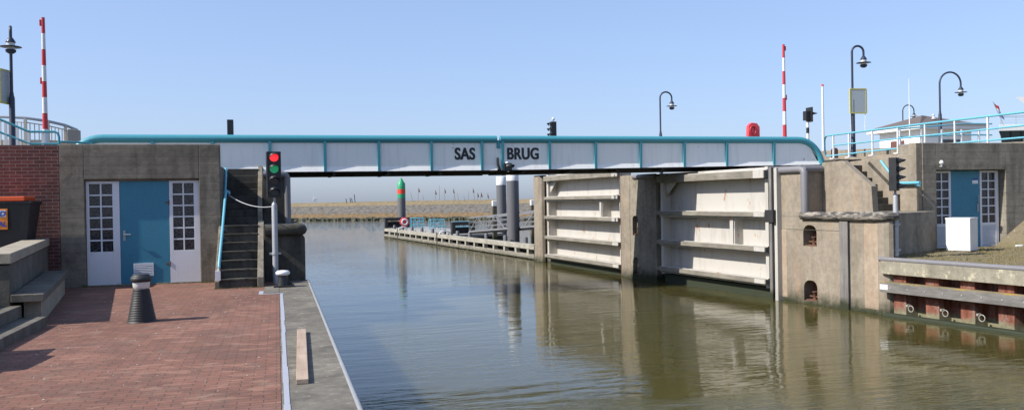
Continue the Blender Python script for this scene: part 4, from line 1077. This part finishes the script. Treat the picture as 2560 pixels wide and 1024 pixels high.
def frame_box(label, x, y0, wd, zb, h, dp=.5):
    t = thing('pontoon_gantry', label, 'frame', (x,y0,zb), 0)
    f = MB(); f.box(x,x+.22,y0,y0+dp,zb,zb+h); f.box(x+wd-.22,x+wd,y0,y0+dp,zb,zb+h); f.box(x+.22,x+wd-.22,y0,y0+dp,zb+h-.22,zb+h); f.box(x+.22,x+wd-.22,y0,y0+dp,zb,zb+.12)
    part('frame', f, M_dark_steel, t, .02)
    part('back_plate', MB().box(x+.22,x+wd-.22,y0+dp-.05,y0+dp-.01,zb+.12,zb+h*.6), M_dark_steel, t)
    return t
frame_box('nearer dark open steel frame standing on the pontoon', 10.1, 50, 1.43, -.5, .88)
frame_box('farther wide dark steel frame at the pontoon end by the lifebuoy', 7.9, 64.8, 2.1, -.34, .78)
t = thing('lifebuoy_stand', 'red round lifebuoy holder with white ring on the far end of the pontoon', 'lifebuoy', (9.12,63,-.34))
part('holder', MB().prism([(9.12+.36*math.cos(R(22.5+45*i)), .14+.36*math.sin(R(22.5+45*i))) for i in range(8)], 62.9, 63.1, 'y'), M_redbox, t, .02)
part('ring', MB().tube([(9.12+.2*math.cos(a),62.87,.14+.2*math.sin(a)) for a in [2*math.pi*i/20 for i in range(21)]], .055, 8), M_white_clean, t)
part('foot', MB().cyl((9.12,63,-.34),(9.12,63,-.1),.05), M_galv, t)
def cage(label, x0, x1, y, z0, z1, dp=.6):
    t = thing('pontoon_rail', label, 'railing', ((x0+x1)/2,y,z0), 0, 'light blue guard rails on the pontoon')
    f = MB()
    for yy in (y, y+dp):
        for i in range(4): xx = x0+(x1-x0)*i/3; f.cyl((xx,yy,z0),(xx,yy,z1),.028,n=6)
        for i in range(1,4): zz = z0+(z1-z0)*i/3; f.cyl((x0,yy,zz),(x1,yy,zz),.028,n=6)
    for xx in (x0,x1): f.cyl((xx,y,z1),(xx,y+dp,z1),.028,n=6)
    part('bars', f, M_lblue, t)
    part('panel', MB().box(x0+(x1-x0)*.38,x0+(x1-x0)*.6,y+.2,y+.24,z0+.2,z0+(z1-z0)*.7), M_white_clean, t)
    return t
cage('left light blue guard rail on the pontoon beside the lifebuoy', 9.5, 10.4, 62, -.34, .42)
cage('middle light blue guard rail on the pontoon', 10.3, 11.3, 58.5, -.34, .35)
cage('right light blue guard rail half hidden by the near steel frame', 11.6, 12.8, 57, -.34, .2)
for px, lb in ((999,'white mooring hoop on the jetty near the lifebuoy'),(1101,'white mooring hoop on the jetty at its middle pile')):
    yy = jy(px-4); Mj = Matrix.Translation((JX,JY,-1.05)) @ Matrix.Rotation(rj,4,'Z')
    single('mooring_hoop', MB().tube([tuple(Mj @ Vector((.35+.36*math.cos(a)-.0, yy, -.4+W+.22*math.sin(a)))) for a in [math.pi*i/12 for i in range(13)]], .035, 8), M_white_clean, lb, 'mooring hoop', group='white mooring hoops')
# gangway
t = thing('gangway', 'grey aluminium truss gangway sloping down to the pontoon behind the steel piles', 'gangway', (12,43,-.1))
A, B = Vector((10.6,45.2,-.12)), Vector((13.6,37.6,.42))
dv = (B-A).normalized(); sd_ = Vector((dv.y,-dv.x,0)).normalized()*.6
part('deck', MB().bar(A+sd_*0, B+sd_*0, 1.15, .1), M_dark_steel, t)
M_alu = paint('aluminium', (.24,.245,.26), .45, .2, (.2,.2,.2), metal=.3)
for s_ in (-1,1):
    q = MB(); a0, b0 = A+sd_*s_, B+sd_*s_
    q.bar(a0+Vector((0,0,.08)), b0+Vector((0,0,.08)), .07, .1); q.bar(a0+Vector((0,0,.82)), b0+Vector((0,0,.82)), .06, .07)
    for z_ in (.33,.57): q.bar(a0+Vector((0,0,z_)), b0+Vector((0,0,z_)), .03, .03)
    K = 10
    for i in range(K+1):
        p = a0.lerp(b0, i/K); q.bar(p+Vector((0,0,.08)), p+Vector((0,0,.82)), .04,.04) if i in (0,K) else None
        if i < K:
            r_ = a0.lerp(b0,(i+1)/K)
            q.bar(p+Vector((0,0,.08 if i%2==0 else .82)), r_+Vector((0,0,.82 if i%2==0 else .08)), .04, .04)
    part('truss', q, M_alu, t)
# piles
def pile(name, label, x, y, z1, r, cap):
    t = thing(name, label, 'pile', (x,y,-1.05), 0, 'steel mooring piles')
    part('shaft', MB().lathe((x,y,-2), [(r,0),(r,z1+2-cap)], 28), M_pile, t)
    if cap: part('white_top', MB().lathe((x,y,z1-cap), [(r+.004,0),(r+.004,cap-.02),(r-.03,cap)], 28), M_white_clean, t)
    return t
pile('steel_pile', 'nearest thick dark grey steel pile with white top in front of the gangway', 11.42, 41, 3.15, .31, .55)
pile('steel_pile', 'second dark grey steel pile with white top, just left of the nearest one', 13.2, 50, 3.08, .3, .52)
t = thing('beacon_pile', 'grey steel pile with green top and red band beyond the pontoon', 'beacon', (9.35,66,-1.05))
part('shaft', MB().lathe((9.35,66,-2), [(.31,0),(.31,3.92)], 24), M_pile, t)
part('green_band', MB().lathe((9.35,66,1.92), [(.315,0),(.315,.34)], 24), M_green, t)
part('red_band', MB().lathe((9.35,66,2.26), [(.318,0),(.318,.36)], 24), paint('signal_red', (.7,.06,.03), .45, .05), t)
part('green_top', MB().lathe((9.35,66,2.62), [(.315,0),(.315,.45),(.2,.58),(.14,.72),(.08,.78),(.08,.86)], 24), M_green, t)
for x, y, lb in ((11.73,46,'dark timber post with white painted top left of the steel piles'),(13.97,46,'dark timber post with white painted top beside the far concrete pier')):
    t = thing('timber_post', lb, 'post', (x,y,-1.05), 0, 'timber posts by the gangway')
    part('shaft', MB().box(x-.12,x+.12,y-.12,y+.12,-2,1.3), wood('post_timber', (.08,.07,.05), (.16,.14,.1), 'z', algae=-.3), t, .02)
    part('white_top', MB().box(x-.13,x+.13,y-.13,y+.13,1.3,1.62), M_white_clean, t, .03)

# ---------------------------------------------------------------- dike
m = N('dike_cover')
z = m.xyz()[2]; n1 = m.noise(.5, 8, .7); n2 = m.noise(2.4, 8, .75); vz = m.n('ShaderNodeTexVoronoi'); vz.inputs['Scale'].default_value = 1.6; m.l(m.pos, vz.inputs['Vector'])
stone = m.mix(m.ramp(vz.outputs['Distance'], [(.2,0),(.8,1)]), (.16,.15,.14), (.06,.056,.053)); stone = m.mix(m.ramp(n2, [(.4,0),(.6,1)]), stone, (.16,.145,.12))
zz = m.math('ADD', z, m.math('MULTIPLY', m.math('SUBTRACT', n1, .5), 1.1))
orange = m.mix(m.ramp(n2, [(.35,0),(.6,1)]), (.12,.085,.045), (.23,.14,.055))
c = m.mix(m.math('MULTIPLY', m.ramp(m.math('MULTIPLY', m.math('ADD', zz, 1.2), .5), [(.12,0),(.2,1),(.5,1),(.62,0)]), .75), stone, orange)
grass = m.mix(m.ramp(n1, [(.35,0),(.65,1)]), (.27,.205,.12), (.19,.155,.09))
gz = m.ramp(m.math('ADD', m.math('MULTIPLY', m.math('SUBTRACT', z, 1.02), 6), m.math('SUBTRACT', n2, .5)), [(.3,0),(.6,1)])
c = m.mix(gz, c, grass)
M_dike = m.done(c, .95, m.bump(vz.outputs['Distance'], .8, .15), spec=.1)
u = Vector((.749,-.662,0)); nn = Vector((.662,.749,0)); o0 = Vector((2.15,136,0))
prof = [(-1,-1.6),(.3,-.95),(1.5,-.7),(4.2,.35),(5.6,.98),(6.3,1.1),(8.2,1.18),(10.6,1.6),(12,1.72),(17,1.74),(22,1.2),(32,-1.5)]
mb = MB(); vs = []; NS = 240; s0, s1 = -230, 62
random.seed(11)
for i in range(NS+1):
    s_ = s0 + (s1-s0)*i/NS
    for (d_, z_) in prof:
        j = 0 if z_ < -1.2 else random.uniform(-.05,.05)*(1 if z_ < 1 else .5)
        p = o0 + u*s_ + nn*d_; vs.append((p.x, p.y, z_ + j + .03*math.sin(s_*.13)*(z_>1)))
K = len(prof)
mb.add(vs, [(i*K+j,(i+1)*K+j,(i+1)*K+j+1,i*K+j+1) for i in range(NS) for j in range(K-1)])
structure('dike', mb, M_dike)
m = N('wet_boulders'); M_boul = m.done(m.mix(m.noise(1.5, 6), (.025,.028,.018), (.1,.1,.06)), .8)
mb = MB()
for i in range(900):
    s_ = random.uniform(-40, 52); d_ = random.uniform(-.2,1.2); p = o0+u*s_+nn*d_; r_ = random.uniform(.15,.42)
    rot = random.uniform(0,3); vs = []
    for (x_,y_,z_) in ((-1,-1,-1),(1,-1,-1),(1,1,-1),(-1,1,-1),(-1,-1,1),(1,-1,1),(1,1,1),(-1,1,1)):
        q = Vector((x_*r_*random.uniform(.5,1.1), y_*r_*random.uniform(.5,1), z_*r_*random.uniform(.4,.8))); q.rotate(Matrix.Rotation(rot,3,'Z'))
        vs.append((p.x+q.x, p.y+q.y, -.95+q.z+.1*d_))
    mb.add(vs, [(0,3,2,1),(4,5,6,7),(0,1,5,4),(1,2,6,5),(2,3,7,6),(3,0,4,7)])
o = link('boulders', mb, M_boul, .05); o['kind'] = 'stuff'; o['label'] = 'dark wet boulders along the foot of the dike'; o['category'] = 'rocks'
M_stick = paint('grey_stick', (.2,.17,.16), .8, .2)
# poles with pennants on the dike
poles = [(1003,470,0),(1032,478,0),(1045,468,1),(1060,486,0),(1088,474,1),(1099,462,0),(1112,470,2),(1134,484,0),(1139,470,1),(1147,482,0),(1163,488,0),(1170,476,0),(1187,469,1),(1194,480,1),(1201,480,1),(1222,482,1)]
for i, (px, py, fl) in enumerate(poles):
    ph = R(15.5)+math.atan((px-1280)/2115)
    Yp = (o0.y*u.x - o0.x*u.y + 13*1.0)/(u.x - math.tan(ph)*u.y)   # where the column crosses the crest
    Xp = Yp*math.tan(ph); Zc = Xp*math.sin(R(15.5))+Yp*math.cos(R(15.5))
    hz = 499-.01746*(px-1280); zt = 1.65+(hz-py)*Zc/2115; ln = random.uniform(-.35,.35)
    cg = 'poles and pennants along the dike crest'
    words = ['slightly leaning','upright','thin','short','tall'][i%5]
    t = thing('marker_pole', f'{words} marker pole {"with faded red pennant " if fl else ""}on the dike crest, number {i+1} from the left' , 'pole', (Xp,Yp,1.6), 0, cg)
    t['label'] = f'far {words} pole{" with red pennant" if fl else ""} on the dike crest, {["first","second","third","fourth","fifth","sixth","seventh","eighth","ninth","tenth","eleventh","twelfth","thirteenth","fourteenth","fifteenth","last"][i]} from the left'
    part('staff', MB().cyl((Xp,Yp,1.6),(Xp+ln,Yp,zt),.035,.02,6), M_stick, t)
    if fl: part('pennant', MB().add([(Xp+ln,Yp,zt),(Xp+ln-.02,Yp+.02,zt-.75),(Xp+ln+.24,Yp+.02,zt-.8),(Xp+ln+.1,Yp+.03,zt-.3)], [(0,1,2,3)]).add([(Xp+ln,Yp+.05,zt),(Xp+ln-.02,Yp+.06,zt-.75),(Xp+ln+.24,Yp+.06,zt-.8),(Xp+ln+.1,Yp+.06,zt-.3)], [(3,2,1,0)]), paint('faded_red_cloth', (.35,.12,.1), .8, 0), t)
t = thing('beacon_marker', 'small white marker on a post on the dike crest at the far left', 'marker', (5.9,141,1.7))
part('post', MB().cyl((5.85,141.5,1.6),(5.85,141.5,2.4),.06,n=6), M_white_clean, t)
part('body', MB().box(5.6,6.15,141.3,141.7,1.95,2.45).box(5.75,5.85,141.4,141.5,2.45,2.95).box(6.1,6.3,141.4,141.6,2.3,2.6), M_white_clean, t, .03)
for px, h_, lb in ((867,.35,'small dark stake on the dike, first of four from the left'),(877,.45,'small dark stake on the dike, second of four from the left'),(881,.4,'small dark stake on the dike, third of four from the left'),(888,1.0,'tallest dark stake, rightmost of the four on the dike')):
    ph = R(15.5)+math.atan((px-1280)/2115); Yp = 138; Xp = Yp*math.tan(ph)
    single('stake', MB().bar((Xp,Yp,1.6),(Xp-.12,Yp,1.95+h_),.1,.1), M_dark_steel, lb, 'stake', group='dark stakes on the dike')
for o in bpy.data.objects:
    if '_m' in o.keys(): del o['_m']
